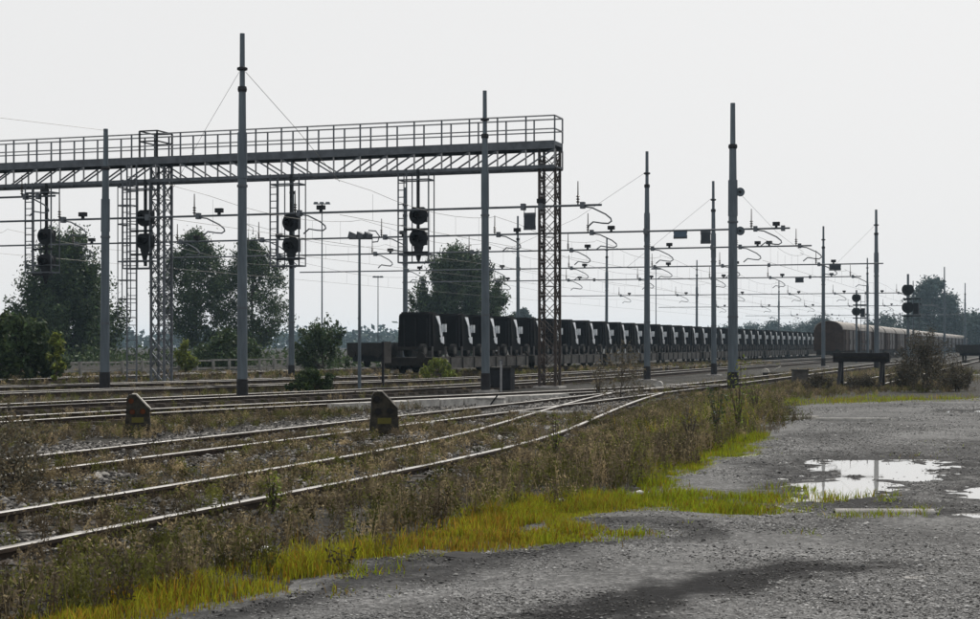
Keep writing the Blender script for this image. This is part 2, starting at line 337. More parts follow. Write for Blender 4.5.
TRACKS['D'] = track('track passing under the gantry toward the brown covered wagons', [(-25.4, 18), (-23.7, 31), (-22.4, 40), (-20.4, 48), (-19.3, 58), (-19, 70), (-19, 440)], 60)
TRACKS['E'] = track('empty track between the brown wagons and the truck train', [(-33.5, 26), (-30, 42), (-27, 52), (-24.4, 63), (-23.3, 75), (-23.3, 420)])
TRACKS['F'] = track('track carrying the long train of loaded truck cabs', [(-40, 26), (-36, 42), (-31.2, 60), (-29.4, 72), (-29.4, 420)])
TRACKS['Z'] = track('weed-grown stub track ending at the black buffer stop', [(-6.4, 63.2), (-6.4, 120), (-6.4, 260)])
TRACKS['H'] = track('farthest track, beside the low fence', [(-42, 40), (-40.5, 90), (-40.5, 320)])
# pale guard rails and a crossing rail by the points
# ================================================================== masts, beams, gantry, hanging signals
MAST_P = [(0, .15), (6.3, .125), (6.3, .14), (7.6, .135), (7.6, .11), (8.9, .10), (8.9, .078), (1e3, .07)]
def mast(label, n, s, h=10.4, k=1.0, group=None, ring=True, band=True):
    t = thing('catenary_mast', label, 'mast', W(n, s, 0), group=group); t.rotation_euler.x = random.uniform(-.004, .004); t.rotation_euler.y = random.uniform(-.004, .004)
    r = h/10.4; pr = [(min(z*r, h), q*k) for z, q in MAST_P]
    pr[-1] = (h, .07*k); b = MB().lathe(pr).build('shaft', 'mast_paint', t, True)
    MB().lathe([(8.75*r, .12*k), (8.82*r, .135*k), (8.9*r, .12*k)]).build('collar', 'mast_dark', t)
    if ring: MB().lathe([(9.35*r, .10*k), (9.37*r, .15*k), (9.43*r, .15*k), (9.45*r, .10*k)]).build('ring', 'mast_dark', t)
    if band: MB().lathe([(-.05, .17*k), (.62, .162*k), (.63, .15*k)]).build('base_sleeve', 'mast_dark', t)
    for z in (2.6, 6.05): MB().lathe([(z*r, .152*k), (z*r+.07, .152*k)]).build('clamp_band', 'gantry_steel', t)
    MB().box((0, 0, -.06), (.8, .8, .2), taper=.9).build('footing', 'concrete', t)
    return t
mast('stepped grey mast with two wires splayed from a collar near its top', -21.7, 42.3, 10.5, 1.0)
mast('stepped grey mast standing beside the black trackside cabinet', -18.3, 53.9, 10.4)
mast('tapered grey mast standing by the fence before the broad spiky tree', -31.9, 51.5, 9.35, 1.15, ring=False)
mast('grey mast behind the gantry, rising above the low round dark shrub', -34.6, 72.6, 10.6)
mast('grey mast behind the gantry, at the open end of the truck train', -33.4, 84.6, 10.3)
mast('slim grey mast between the round dark tree and the gantry end column', -33.6, 105.8, 10.3, .9)
for s in (129.8, 166.5, 221.5): mast('slim grey mast rising behind the row of truck cabs, past the gantry', -33.7, s, 10.3, .9, 'masts behind the truck train', band=False)
m2 = mast('ringed grey mast in front of the truck train, first one past the gantry end', -17.1, 73.2, 10.4)
mast('grey mast in front of the truck train, close behind the mast with pulley wheels', -16.6, 86.6, 10.3)
m1 = mast('thick grey mast with two pulley wheels on its side', -10.6, 58.9, 10.3, 1.25, ring=False)
for z in (7.1, 5.7):
    pw = MB(); pw.tube([(.26, 0, z), (.26, .07, z)], .16, 14); q = pw.build('pulley_wheel', 'mast_paint', m1, True)
    MB().tube([(.26, -.03, z), (.26, .1, z)], .05, 8).build('hub', 'mast_dark', q); MB().bar((.1, .035, z), (.26, .035, z), .04).build('bracket', 'mast_dark', q)
mast('grey mast standing before the rounded end of the brown wagons', -15.5, 123.5, 10.4)
mast('tall grey mast rising in front of the sides of the brown wagons', -10.3, 109.4, 10.4, 1.1, ring=True)
mast('slim grey mast just behind the tall mast by the brown wagons', -16.7, 168, 10.3, .9, band=False)
for n, s in ((-10.5, 190), (-10.5, 240), (-16.8, 230)): mast('far thin grey mast among the hazy trees past the brown wagons', n, s, 10.3, .9, 'far masts by the hazy trees', ring=False, band=False)
# ---- thin support beams with insulators and hooked registration arms
ARM = [(0, 0, -.06), (.30, 0, -.10), (.85, 0, -.36), (1.05, 0, -.52), (1.08, 0, -.62), (.95, 0, -.70), (.70, 0, -.68), (.35, 0, -.62), (.12, 0, -.80)]
ARM_ME = MB().tube([Vector(p) for p in ARM], .03, 6).mesh('hooked_arm', 'gantry_steel', True)
_m = MB(); _m.tube([(0, 0, 0), (0, 0, .85)], [.03, .018], 6)
for i in range(3): _m.lathe([(.06+i*.1, .03), (.09+i*.1, .08), (.13+i*.1, .03)], (0, 0, 0), 8)
SPIKE_ME = _m.mesh('insulator_post', 'insulator', True)
_m = MB(); _m.box((0, 0, .16), (.30, .2, .17)); _m.box((0, 0, .04), (.1, .1, .1)); BOX_ME = _m.mesh('insulator_block', 'black_steel')
_m = MB(); _m.box((0, 0, 0), (.16, .2, .24)); CLAMP_ME = _m.mesh('clamp', 'gantry_steel')
def beam(label, s, nl, nr, z, arms, clamps=(), group=None, r=.042):
    t = thing('support_beam', label, 'beam', W(nr, s, z), group=group)
    MB().tube([(nl-nr, 0, 0), (0, 0, 0)], r, 8).build('beam_tube', 'gantry_steel', t)
    for i, n in enumerate(arms):
        x = n-nr
        link('hooked_arm', ARM_ME, t, (x+.25, 0, 0), random.uniform(-.25, .25)); link('insulator_post', SPIKE_ME, t, (x, 0, .04))
        link('insulator_block', BOX_ME, t, (x + (1.1 if x < -1.2 else -1.4), 0, .04)); link('clamp', CLAMP_ME, t, (x+.18, 0, 0))
    for n in clamps: link('clamp', CLAMP_ME, t, (n-nr, 0, 0))
    return t
beam('thin support beam fixed across the lattice columns below the gantry walkway', 58.25, -56, -15.3, 6.72, (-43, -38.2, -32, -27.6, -16.2), (-17.6, -34.1, -18.3))
b73 = beam('thin support beam carrying the two small hanging boxes past the gantry', 72.9, -51.5, -10.6, 6.75, (-47, -41, -36.5, -30, -24.3, -19.8, -12.3), (-17.1, -34.6, -10.9))
beam('thin support beam on the masts beside the pulley mast, hooked arms below', 86.1, -50, -11.4, 6.75, (-42, -36, -30.2, -24.5, -20, -15.3, -12.2), (-16.6, -33.4))
GS_ = 58.8
BL = 'thin far support beam with hooked arms crossing above the truck train'
for s, nr in ((106.3, -9.6), (126, -13), (167, -13.2), (221, -13), (290, -13)):
    beam(BL, s, -50, nr, 6.75, (-42, -36, -30.2, -24.5, -20, -13.8), (-33.7, -16.8), 'far support beams')
beam('short support beam held by the hanging signal cage before the broad spiky tree', GS_-.25, -56, -38.6, 7.75, (-45, -40.2), (-39.4,))

def hang_box(label, n, w_, h_, mtl, s=72.9, z=6.75, drop=.12):
    t = thing('hanging_box', label, 'hanging box', W(n, s, z-drop-h_))
    MB().box((0, 0, h_/2), (w_, .12, h_)).build('panel', mtl, t)
    f = MB()
    for x in (-w_/2, w_/2): f.bar((x, 0, h_), (x, 0, h_+drop), .025)
    for zz in (.0, h_): f.bar((-w_/2-.02, 0, zz), (w_/2+.02, 0, zz), .05, .16)
    f.build('frame', 'gantry_steel', t)
hang_box('flat blue box hanging under the thin beam', -15.5, .58, .24, 'sign_blue', drop=.05)
hang_box('squarish grey box hanging under the thin beam beside the flat blue box', -14.35, .42, .42, 'sign_dark')
hang_box('dark square box hanging beside the gantry end column', -18.05, .42, .48, 'sign_dark', 58.25, 6.72, .3)
hang_box('small box hanging under a far beam before the pulley of the brown wagon mast', -12.6, .7, .25, 'sign_dark', 106.3, 6.75, .08)
hang_box('small box hanging under a far beam beside the mast at the brown wagon end', -17.6, .6, .25, 'sign_dark', 126, 6.75, .08)
# ---- signal gantry
GS, GN0, GN1, GD = 58.8, -56.5, -17.25, 1.05
g = thing('signal_gantry', 'long dark steel signal gantry with railed walkway on lattice columns', 'gantry', W(GN1, GS, 0))
LG = GN0-GN1; Z_D, Z_DB, Z_L, Z_T, Z_M = 9.22, 8.92, 8.25, 10.15, 9.66
dk = MB(); dk.box((LG/2, GD/2, (Z_D+Z_DB)/2+.06), (-LG, GD-.12, .16)); dk.build('walkway_deck', 'gantry_steel', g)
for y in (0, GD):
    MB().box((LG/2, y, (Z_D+Z_DB)/2), (-LG, .09, Z_D-Z_DB)).build('edge_girder', 'gantry_steel', g)
    MB().box((LG/2, y, Z_L), (-LG, .12, .13)).build('lower_chord', 'gantry_steel', g)
    MB().bar((LG, y, Z_T), (0, y, Z_T), .05).build('handrail', 'gantry_pale', g)
    MB().bar((LG, y, Z_M), (0, y, Z_M), .045).build('knee_rail', 'gantry_pale', g)
for z in (Z_T, Z_M): MB().bar((0, 0, z), (0, GD, z), .045).build('end_rail', 'gantry_pale', g)
PAN = 1.12; npan = int(-LG/PAN)
POST = MB().box((0, 0, (Z_D+Z_T)/2), (.05, .05, Z_T-Z_D)).mesh('railing_post', 'gantry_steel')
VERT = MB().box((0, 0, (Z_L+Z_DB)/2), (.05, .05, Z_DB-Z_L)).mesh('truss_upright', 'gantry_pale')
DG = [MB().bar((0, 0, Z_L), (sx*PAN, 0, Z_DB), .05, .05).mesh('truss_diagonal', 'gantry_steel') for sx in (1, -1)]
RUNG = MB().bar((0, 0, Z_L), (0, GD, Z_L), .06).mesh('cross_tie', 'gantry_steel')
colL, colM = -33.7-GN1, (-33.7-17.2)/2-GN1
for i in range(npan+1):
    x = -i*PAN; up = (x > colM) or (x < colL and x > colL-9)
    for y in (0, GD):
        link('railing_post', POST, g, (x, y, 0)); link('truss_upright', VERT, g, (x, y, 0))
        if i < npan: link('truss_diagonal', DG[0] if up else DG[1], g, (x-PAN if up else x, y, 0))
    link('cross_tie', RUNG, g, (x, 0, 0))
def lattice(n, w_, ztop, mt='gantry_steel'):
    c = MB(); x = n-GN1; h = w_/2; y0 = GD/2
    for a in (-h, h):
        for b in (-h, h): c.bar((x+a, y0+b, -.05), (x+a, y0+b, ztop), .085)
    o = c.build('lattice_column', mt, g); l = MB(); p = .62; k = int(ztop/p)
    for i in range(k):
        for (a0, b0, a1, b1) in ((-h, -h, h, -h), (-h, h, h, h), (-h, -h, -h, h), (h, -h, h, h)):
            z0, z1 = i*p+.08, (i+1)*p+.08
            l.bar((x+a0, y0+b0, z0), (x+a1, y0+b1, z1), .045, .02); l.bar((x+a1, y0+b1, z0), (x+a0, y0+b0, z1), .045, .02)
            if i % 3 == 0: l.bar((x+a0, y0+b0, z0), (x+a1, y0+b1, z0), .05, .02)
    l.build('lacing', mt, o); MB().box((x, y0, -.04), (1.1, 1.1, .2), taper=.9).build('footing', 'concrete', o)
lattice(-17.6, .62, Z_DB, 'rusty_steel'); lattice(-34.1, .6, Z_DB); lattice(-50.5, .7, Z_DB)
bx = MB(); x = -34.35-GN1                       # raised cage where the ladder reaches the walkway
for a in (-.4, .4):
    for b in (-.08, GD+.08): bx.bar((x+a, b, Z_D), (x+a, b, Z_T+.12), .06)
for z in (Z_T+.12, Z_T-.3):
    for b in (-.08, GD+.08): bx.bar((x-.4, b, z), (x+.4, b, z), .05)
    for a in (-.4, .4): bx.bar((x+a, -.08, z), (x+a, GD+.08, z), .05)
bx.build('ladder_gate', 'black_steel', g)
# access ladder with hoops beside the middle column
la = thing('access_ladder', 'thin steel ladder with safety hoops climbing to the gantry', 'ladder', W(-34.95, GS-.35, 0))
st = MB()
for a in (-.22, .22): st.bar((a, 0, -.03), (a, 0, 8.9), .05)
st.build('stiles', 'gantry_steel', la)
_r = MB().bar((-.22, 0, 0), (.22, 0, 0), .03).mesh('rung', 'gantry_steel')
for i in range(28): link('rung', _r, la, (0, 0, .3+i*.3))
_h = MB().tube([(math.sin(a)*.36, -.36+math.cos(a)*.38, 0) for a in np.linspace(.65, 2*math.pi-.65, 14)], .022, 5).mesh('safety_hoop', 'gantry_steel')
for i in range(8): link('safety_hoop', _h, la, (0, 0, 2.7+i*.75))
cb = MB()
for a in (2.2, 3.14, 4.1): cb.bar((math.sin(a)*.36, -.36+math.cos(a)*.38, 2.7), (math.sin(a)*.36, -.36+math.cos(a)*.38, 7.95), .03)
cb.build('cage_bars', 'gantry_steel', la)
# hanging signal cages
def head(mb, x, y, z, r, tail=False):
    pts = [(x+r*math.sin(a), z+r*math.cos(a)) for a in np.linspace(.62, 2*math.pi-.62, 26)]
    mb.prism(pts, y-.04, y+.04, 'xz')
    if tail: mb.prism([(x-.2, z-r*.9), (x+.2, z-r*.9), (x+.03, z-r-.55), (x-.03, z-r-.55)], y-.03, y+.03, 'xz')
def cage(label, n, zb, heads, hx, flip=False):
    t = thing('hanging_signal', label, 'railway signal', W(n, GS-.25, Z_L))
    f = MB(); w2 = .62; L_ = zb-Z_L
    for x in (-w2, -w2+.34, w2):
        f.bar((x, -.1, .05), (x, -.1, L_), .045)
        f.bar((x, .5, .05), (x, .5, L_), .035)
    for z in (-.35, L_+.3, L_):
        for y in (-.1, .5): f.bar((-w2, y, z), (w2, y, z), .05)
        for x in (-w2, w2): f.bar((x, -.1, z), (x, .5, z), .05)
    f.build('cage_frame', 'gantry_steel', t)
    rg = MB().bar((-w2, -.1, 0), (-w2+.34, -.1, 0), .035).mesh('ladder_rung', 'gantry_steel')
    for i in range(int(-L_/.27)): link('ladder_rung', rg, t, (0, 0, -.2-i*.27))
    a = MB(); a.bar((hx-.1, .2, .05), (hx-.1, .2, L_+.1), .10); a.build('hanger', 'signal_black', t)
    for i, z in enumerate(heads):
        m_ = MB(); head(m_, hx, -.02, z-Z_L, .37, i == len(heads)-1); m_.box((hx, .2, z-Z_L), (.42, .4, .5))
        o = m_.build('signal_head', 'signal_black', t)
        q = MB(); q.tube([(hx, -.07, z-Z_L), (hx, -.35, z-Z_L-.02)], [.13, .15], 14, cap=False); q.tube([(hx, -.06, z-Z_L), (hx, -.08, z-Z_L)], .12, 14); q.build('hooded_lens', 'lens', o)
        MB().bar((hx-.55, -.12, z-Z_L-.55), (hx+.4, -.12, z-Z_L-.55), .1, .08).build('bracket', 'signal_black', t)
cage('twin-disc signal in a ladder cage hung nearest the gantry end column', -22.75, 4.75, (6.55, 5.67), .18)
cage('twin-disc signal in a ladder cage hung beside the wired mast, over the poplars', -28.15, 4.7, (6.4, 5.5), .25)
cage('twin-disc signal in a ladder cage hung against the lattice column', -34.75, 4.7, (6.75, 5.8), .35)
cage('twin-disc signal in a ladder cage hung before the broad spiky tree', -39.35, 4.6, (6.1, 5.05), .3)
# ---- contact lines over the tracks
def wire_line(label, n, s0, s1, stations, zc=5.35, zm=6.4, top=None):
    t = thing('overhead_line', label, 'overhead line', (0, 0, 0), 0)
    m_ = MB(); pts = []
    st = [s0]+[q for q in stations if s0 < q < s1]+[s1]
    for a, b in zip(st[:-1], st[1:]):
        for k in range(8):
            u = k/8; pts.append(W(n + (.2 if k else -.2), a+(b-a)*u, zm-.45*4*u*(1-u)))
    pts.append(W(n, s1, zm)); m_.tube(pts, .007, 4, False); m_.build('messenger_wire', 'wire', t)
    MB().tube([W(n, a, zc) for a in st], .007, 4, False).build('contact_wire', 'wire', t)
    d = MB()
    for a, b in zip(st[:-1], st[1:]):
        for k in range(1, 6): u = k/6; d.tube([W(n, a+(b-a)*u, zc), W(n, a+(b-a)*u, zm-.45*4*u*(1-u))], .004, 3, False)
    d.build('droppers', 'wire', t)
STN = (58.25, 72.9, 86.1, 106.3, 126, 167, 221, 290)
wire_line('contact line over the straight track nearest the gravel lot', -11.8, 72.9, 380, STN)
wire_line('contact line over the track of the brown wagons', -19.2, 43.5, 380, STN)
wire_line('contact line over the empty track by the brown wagons', -24.6, 43.5, 380, STN)
wire_line('contact line over the train of truck cabs', -29.6, 58.2, 380, STN)
wire_line('contact line over the farthest track by the fence', -40.5, 51.2, 320, STN)
def guy(label, pts, r=.007):
    t = MB(); t.tube([Vector(p) for p in pts], r, 4, False); o = t.build('stay_wire', 'wire'); tag(o, label, 'wire')
guy('thin wire running down from the collared mast on the side of the fence', [W(-21.8, 42.3, 9.4), W(-23.2, 42.9, 7.9), W(-24.6, 43.5, 6.3)])
guy('thin wire running down from the collared mast on the side of the cabinet', [W(-21.6, 42.3, 9.4), W(-20.3, 42.9, 7.8), W(-19.2, 43.5, 6.3)])
guy('thin wire from the mast by the fence, running off over the gantry railing', [W(-31.9, 51.5, 9.3), W(-36, 40, 9.2), W(-44, 20, 9.6)])
guy('thin wire slanting down from the ringed mast to the empty track', [W(-17.1, 73.2, 9.5), W(-19.5, 70, 7.2), W(-21.5, 66, 5.6)])
guy('thin wire slanting down from the mast by the pulley mast', [W(-16.6, 86.6, 9.5), W(-19.5, 84, 6.6), W(-20.5, 83, 5.6)])
guy('pair of thin wires leading off the pulley mast', [W(-10.4, 58.9, 7.1), W(-11.2, 72.9, 6.6), W(-11.8, 86, 6.4)])
guy('thin wire slanting from the tall mast by the brown wagons', [W(-10.3, 109.4, 9.5), W(-12.5, 106.3, 6.8)])
# ================================================================== truck train
def make_truck():
    t = thing('truck', 'black-backed truck cab on chassis, loaded on the wagon row', 'truck', (0, 0, 0), group='truck cabs on the long train')
    # local x: across, local y: forward (away from the camera), z from the wagon deck
    cab = [(0, .34), (0, 2.14), (.10, 2.25), (.72, 2.25), (.94, 2.14), (1.22, 1.24), (1.40, 1.10), (1.44, .40), (1.40, .34)]
    def tap(m_):                              # the cab leans in toward its roof
        m_.v = [(x*(1-.09*max(0, (z-1.15)/1.1)**1.5), y, z) for x, y, z in m_.v]; return m_
    cb0 = MB(); xs_ = (-.95, -.88, .88, .95)
    for x0, x1, k_ in ((-.95, -.86, .955), (-.86, .86, 1), (.86, .95, .955)): cb0.prism([(y, .34+(z-.34)*k_) for y, z in cab], x0, x1)
    tap(cb0).build('cab', 'truck_black', t)
    door = [(.40, 2.06), (.90, 2.06), (1.18, 1.25), (1.14, .95), (.86, 1.12), (.78, 1.6)]
    for s in (-1, 1):
        tap(MB().prism(door, s*.952, s*.985)).build('window_glint', 'truck_pale', t)  # door window strip; its bright glint is painted in as a pale colour
        MB().prism([(.80, 1.0), (1.38, 1.04), (1.42, .66), (1.0, .74)], s*.955, s*.985).build('wing_panel', 'truck_pale', t)
        mr = MB(); mr.box((s*1.10, 1.10, 1.46), (.2, .14, .40)); mr.bar((s*.93, 1.0, 1.56), (s*1.08, 1.08, 1.56), .04); mr.build('mirror', 'truck_pale', t)
    tap(MB().prism([(.96, 2.06), (1.21, 1.27), (1.235, 1.28), (.985, 2.07)], -.8, .8)).build('windscreen', 'glass_dark', t)
    for x in (-.6, 0, .6): MB().box((x, -.02, 1.2), (.06, .04, 1.5)).build('back_rib', 'black_steel', t)
    MB().tube([(.8, -.14, .5), (.8, -.14, 2.05), (.8, -.2, 2.2)], .05, 8).build('exhaust_stack', 'black_steel', t)
    ch = MB()
    for s in (-.38, .38): ch.box((s, .3, .45), (.09, 3.9, .16))
    for y in (-1.4, -.6, .3): ch.box((0, y, .45), (.72, .08, .12))
    ch.build('chassis', 'wagon_dark', t)
    for y in (1.0, -1.05):
        for s in (-.8, .8):
            o = MB().tube([(s-.11, y, .34), (s+.11, y, .34)], .34, 14).build('wheel', 'tyre', t)
            MB().tube([(s+(.10 if s > 0 else -.12), y, .34), (s+(.12 if s > 0 else -.10), y, .34)], .18, 10).build('rim', 'wagon_grey', o)
    lp = MB().bar((.98, 0, .0), (.98, 0, .55), .08, .06).mesh('lashing_post', 'wagon_door')
    for y in (-.25, 1.62): link('lashing_post', lp, t, (0, y, 0))
    return t
def bogie_wheels(t, ys_, r=.42):
    _w = [MB().tube([(x-.07, 0, r), (x+.07, 0, r)], r, 14).mesh('wheel', 'wagon_dark') for x in (-.75, .75)]
    for y in ys_:
        for q in _w: link('wheel', q, t, (0, y, .17))
def buffers(t, y, sgn, z=1.02):
    for x in (-.87, .87):
        m_ = MB(); m_.tube([(x, y, z), (x, y+sgn*.5, z)], .08, 10); m_.tube([(x, y+sgn*.5, z), (x, y+sgn*.56, z)], .22, 12); m_.build('buffer', 'wagon_dark', t)
DECK, WL = .98, 16.8
def make_flat():
    t = thing('flat_wagon', 'low grey-sided flat wagon carrying truck cabs', 'wagon', (0, 0, 0), group='flat wagons of the truck train')
    MB().box((0, WL/2, DECK-.06), (2.5, WL-1.15, .12)).build('deck', 'wagon_dark', t)
    for x in (-1.27, 1.27): MB().box((x, WL/2, DECK-.28), (.05, WL-1.3, .5)).build('side_sill', 'wagon_grey', t)
    st = MB().box((0, 0, DECK-.28), (.05, .12, .56)).mesh('stake_pocket', 'wagon_dark')
    for i in range(9): link('stake_pocket', st, t, (1.32, 1.2+i*1.8, 0))
    u = MB(); u.box((0, WL/2, .62), (.5, WL-3, .3))
    for y in (2.6, WL-2.6):
        for x in (-1, 1): u.box((x, y, .58), (.14, 2.6, .34))
    u.build('underframe', 'wagon_dark', t)
    for y in (.57, WL-.57): MB().box((0, y, DECK-.2), (2.5, .1, .4)).build('headstock', 'wagon_dark', t)
    bogie_wheels(t, (1.7, 3.5, WL-3.5, WL-1.7)); buffers(t, .55, -1); buffers(t, WL-.55, 1)
    return t
NF = -29.4
wg = make_flat(); tr = make_truck(); S0 = 74.3
for i in range(9):
    o = wg if i == 0 else copy_tree(wg); o.location = W(NF, S0+i*WL, 0)
for k in range(36):
    o = tr if k == 0 else copy_tree(tr); wi, j = divmod(k, 4)
    o.location = W(NF, S0+wi*WL+1.55+j*4.16+(random.uniform(-.16, .16) if k else 0), DECK+.003)
tr['label'] = 'first black-backed truck cab, on the open end of the truck train'; del tr['group']
# dark low wagon standing on the farther track, past the end of the truck train
lw = thing('open_wagon', 'dark low open wagon on the farthest track, past the end of the truck train', 'wagon', W(-40.5, 96, 0))
MB().prism([(-1.35, .95), (1.35, .95), (1.4, 1.75), (-1.4, 1.75)], 0, 11, 'xz').build('body', 'wagon_dark', lw)
for i in range(7): MB().box((1.42, .4+i*1.7, 1.33), (.07, .12, .8)).build('rib', 'black_steel', lw)
MB().box((0, 5.5, .75), (2.2, 10.4, .4)).build('underframe', 'black_steel', lw)
bogie_wheels(lw, (1.8, 9.2), .46); buffers(lw, .1, -1)
# ================================================================== brown covered wagons
def make_covered():
    L_ = 13.6; t = thing('covered_wagon', 'brown covered wagon with rounded sunlit pale roof, in the receding row', 'wagon', (0, 0, 0), group='brown covered wagons')
    ra = [(1.32*math.cos(a), 3.05+.82*math.sin(a)) for a in np.linspace(0, math.pi, 15)]
    MB().prism([(-1.3, 1.05), (1.3, 1.05)]+[(x*.985, z-.02) for x, z in ra], .25, L_-.25, 'xz').build('body', 'wagon_brown', t)
    m_ = MB(); n_ = len(ra); vs = []
    for y in (.18, L_-.18):
        vs += [(x*1.01, y, z+.01) for x, z in ra] + [(x*.97, y, z-.05) for x, z in ra]
    fs = []
    for i in range(n_-1):
        a, b = i, i+1; A, B = i+n_, i+1+n_; k = 2*n_
        fs += [(a, b, b+k, a+k), (A, A+k, B+k, B), (a, A, B, b), (a+k, b+k, B+k, A+k)]
    fs += [(0, 2*n_, 3*n_, n_), (n_-1, 2*n_-1, 4*n_-1, 3*n_-1)]
    m_._add(vs, fs); m_.build('roof', 'wagon_roof', t, True)
    for x in (-1.33, 1.33):
        for y in (3.3, 6.8, 10.3):
            d = MB().box((x, y, 2.05), (.06, 2.5, 1.85)).build('door', 'wagon_door' if y != 3.3 else 'wagon_brown', t)
            MB().box((x*1.03, y-.9, 1.9), (.04, .08, .5)).build('handle', 'black_steel', d)
    rb = MB().box((0, 0, 2.0), (.09, .1, 2.0)).mesh('side_rib', 'wagon_brown')
    for x in (-1.33, 1.33):
        for y in (.4, 1.9, 5.05, 8.55, 11.7, 13.2): link('side_rib', rb, t, (x, y, 0))
    for x in (-.6, 0, .6): MB().box((x, .22, 2.2), (.1, .08, 2.3)).build('end_rib', 'wagon_brown', t)
    MB().box((0, L_/2, .85), (2.2, L_-.6, .38)).build('underframe', 'wagon_dark', t)
    bogie_wheels(t, (2.2, L_-2.2), .48); buffers(t, .3, -1); buffers(t, L_-.3, 1)
    return t
cw = make_covered()
for i in range(20):
    o = cw if i == 0 else copy_tree(cw); o.location = W(-19, 155+i*14.6, 0)
cw['label'] = 'brown covered wagon showing its dark rounded end, first of the row'; del cw['group']
# dark flat wagon on the stub track
fw = thing('flat_wagon', 'low black wagon standing alone past the dry bush and buffer stop', 'wagon', W(-6.4, 158, 0))
MB().box((0, 4.5, 1.25), (2.6, 9, .75)).build('body', 'wagon_dark', fw); MB().box((0, 4.5, .75), (2.0, 8.4, .3)).build('underframe', 'black_steel', fw)
for i in range(6): MB().box((-1.33, .5+i*1.6, 1.25), (.07, .12, .72)).build('rib', 'black_steel', fw)
bogie_wheels(fw, (1.6, 7.4), .46); buffers(fw, .05, -1)
# ================================================================== buffer stop
bs = thing('buffer_stop', 'black buffer stop with a heavy cross beam on two leaning legs', 'buffer stop', W(-6.4, 62.2, 0))
MB().box((0, -.05, 1.14), (2.05, .32, .34)).build('cross_beam', 'black_steel', bs)
for x in (-.75, .75):
    MB().bar((x, .0, -.05), (x, 0, 1.0), .17).build('leg', 'black_steel', bs); MB().bar((x, -1.1, -.05), (x, -.1, .95), .12).build('brace', 'black_steel', bs)
    m_ = MB(); m_.tube([(x*1.1, .1, 1.14), (x*1.1, .4, 1.14)], .1, 10); m_.tube([(x*1.1, .4, 1.14), (x*1.1, .46, 1.14)], .2, 12); m_.build('buffer', 'black_steel', bs)
MB().box((0, -.24, 1.14), (1.9, .05, .06)).build('rail_strip', 'wagon_dark', bs)
# ================================================================== low shunting signals
def dwarf(label, px, py, k, rz, lamps):
    t = thing('shunting_signal', label, 'railway signal', G(px, py)+Vector((0, 0, .05 if px > 300 else 0)), rz)
    w2 = .21*k; h = .72*k
    # box with raked top: outline in x (across) and z, tapered toward the top
    MB().prism([(-w2*1.12, -.05), (w2*1.12, -.05), (w2*1.02, h*.42), (-w2*1.02, h*.42)], -.17*k, .17*k, 'xz').build('pedestal', 'dwarf_body', t)
    b = MB().prism([(-w2, h*.42), (w2, h*.42), (w2*.98, h*.64), (-w2*.18, h*.985), (-w2*.7, h*.985), (-w2*.92, h*.9)], -.15*k, .15*k, 'xz').build('lamp_box', 'dwarf_body', t)
    MB().prism([(w2*1.08, h*.60), (w2*1.08, h*.64), (-w2*.12, h*1.01), (-w2*.5, h*1.01), (-w2*.42, h*.99), (-w2*.18, h*.99)], -.19*k, .17*k, 'xz').build('sunlit_hood', 'enamel_white', t)  # slanted top coloured white for the light falling on it
    for i, (x, z) in enumerate(((-.55, .83), (-.45, .56), (.42, .57))):
        o = MB().tube([(x*w2, -.15*k, z*h), (x*w2, -.158*k, z*h)], .047*k, 14).build('lamp', 'lamp_orange' if lamps else 'lens', t)
        MB().tube([(x*w2, -.15*k, z*h), (x*w2, -.17*k, z*h)], .056*k, 14, cap=False).build('lamp_ring', 'black_steel', o)
    MB().box((0, -.173*k, h*.36), (w2*1.0, .01, h*.13)).build('number_plate', 'plate_yellow', t)
dwarf('low black shunting signal with orange lamps and a raked hood coloured sunlit white', 138, 434, 1.0, .18, True)
dwarf('low dark shunting signal with a yellow plate, beside the concrete slab', 384, 440, 1.08, .10, False)
# ================================================================== small trackside things
def post_sign():
    t = thing('trackside_sign', 'narrow upright grey plate on a dark post near the truck train end', 'sign', G(383, 388.5), -.1)
    MB().bar((0, 0, -.05), (0, 0, 1.72), .09).build('post', 'black_steel', t); MB().box((.19, -.06, 1.33), (.24, .03, .78)).build('plate', 'wagon_grey', t)
post_sign()
cb_ = thing('trackside_cabinet', 'black trackside cabinet standing beside a stepped grey mast', 'cabinet', G(501.5, 389.5), -TH)
MB().box((0, 0, .36), (.84, .5, .78)).build('housing', 'black_steel', cb_); MB().box((0, 0, .78), (.9, .56, .05)).build('lid', 'wagon_dark', cb_)
MB().box((-.2, -.26, .36), (.36, .02, .66)).build('door', 'signal_black', cb_); MB().box((.2, -.26, .36), (.36, .02, .66)).build('door', 'signal_black', cb_)
pp = thing('marker_post', 'thin grey post standing in front of the black cabinet', 'post', G(501, 391), -TH)
MB().bar((0, 0, -.05), (0, 0, 1.05), .06).build('post', 'gantry_pale', pp); MB().box((0, 0, 1.0), (.12, .03, .16)).build('plate', 'gantry_steel', pp)
pm_ = thing('point_machine', 'pale grey point machine box with a leaning dark lever', 'point machine', G(491, 410.5), -.12)
MB().box((0, 0, .13), (.72, .45, .30), taper=.93).build('housing', 'concrete_pale', pm_); MB().box((0, 0, .30), (.70, .46, .035)).build('lid', 'concrete', pm_)
MB().bar((-.1, -.28, -.02), (.22, -.28, .42), .035).build('lever', 'black_steel', pm_); MB().box((.5, 0, .08), (.35, .12, .08)).build('rod', 'gantry_pale', pm_)
def slab(name, label, cat, px, py, d, z, rz, m='concrete', group=None):
    p = G(px, py); o = MB().box((0, 0, 0), d, taper=.985).build(name, m); o.location = (p.x, p.y, z); o.rotation_euler.z = rz; tag(o, label, cat, group); return o
slab('concrete_slab', 'flat pale concrete slab on the ballast beside the low signal with yellow plate', 'slab', 350, 438.5, (.95, .55, .14), .09, -.1)
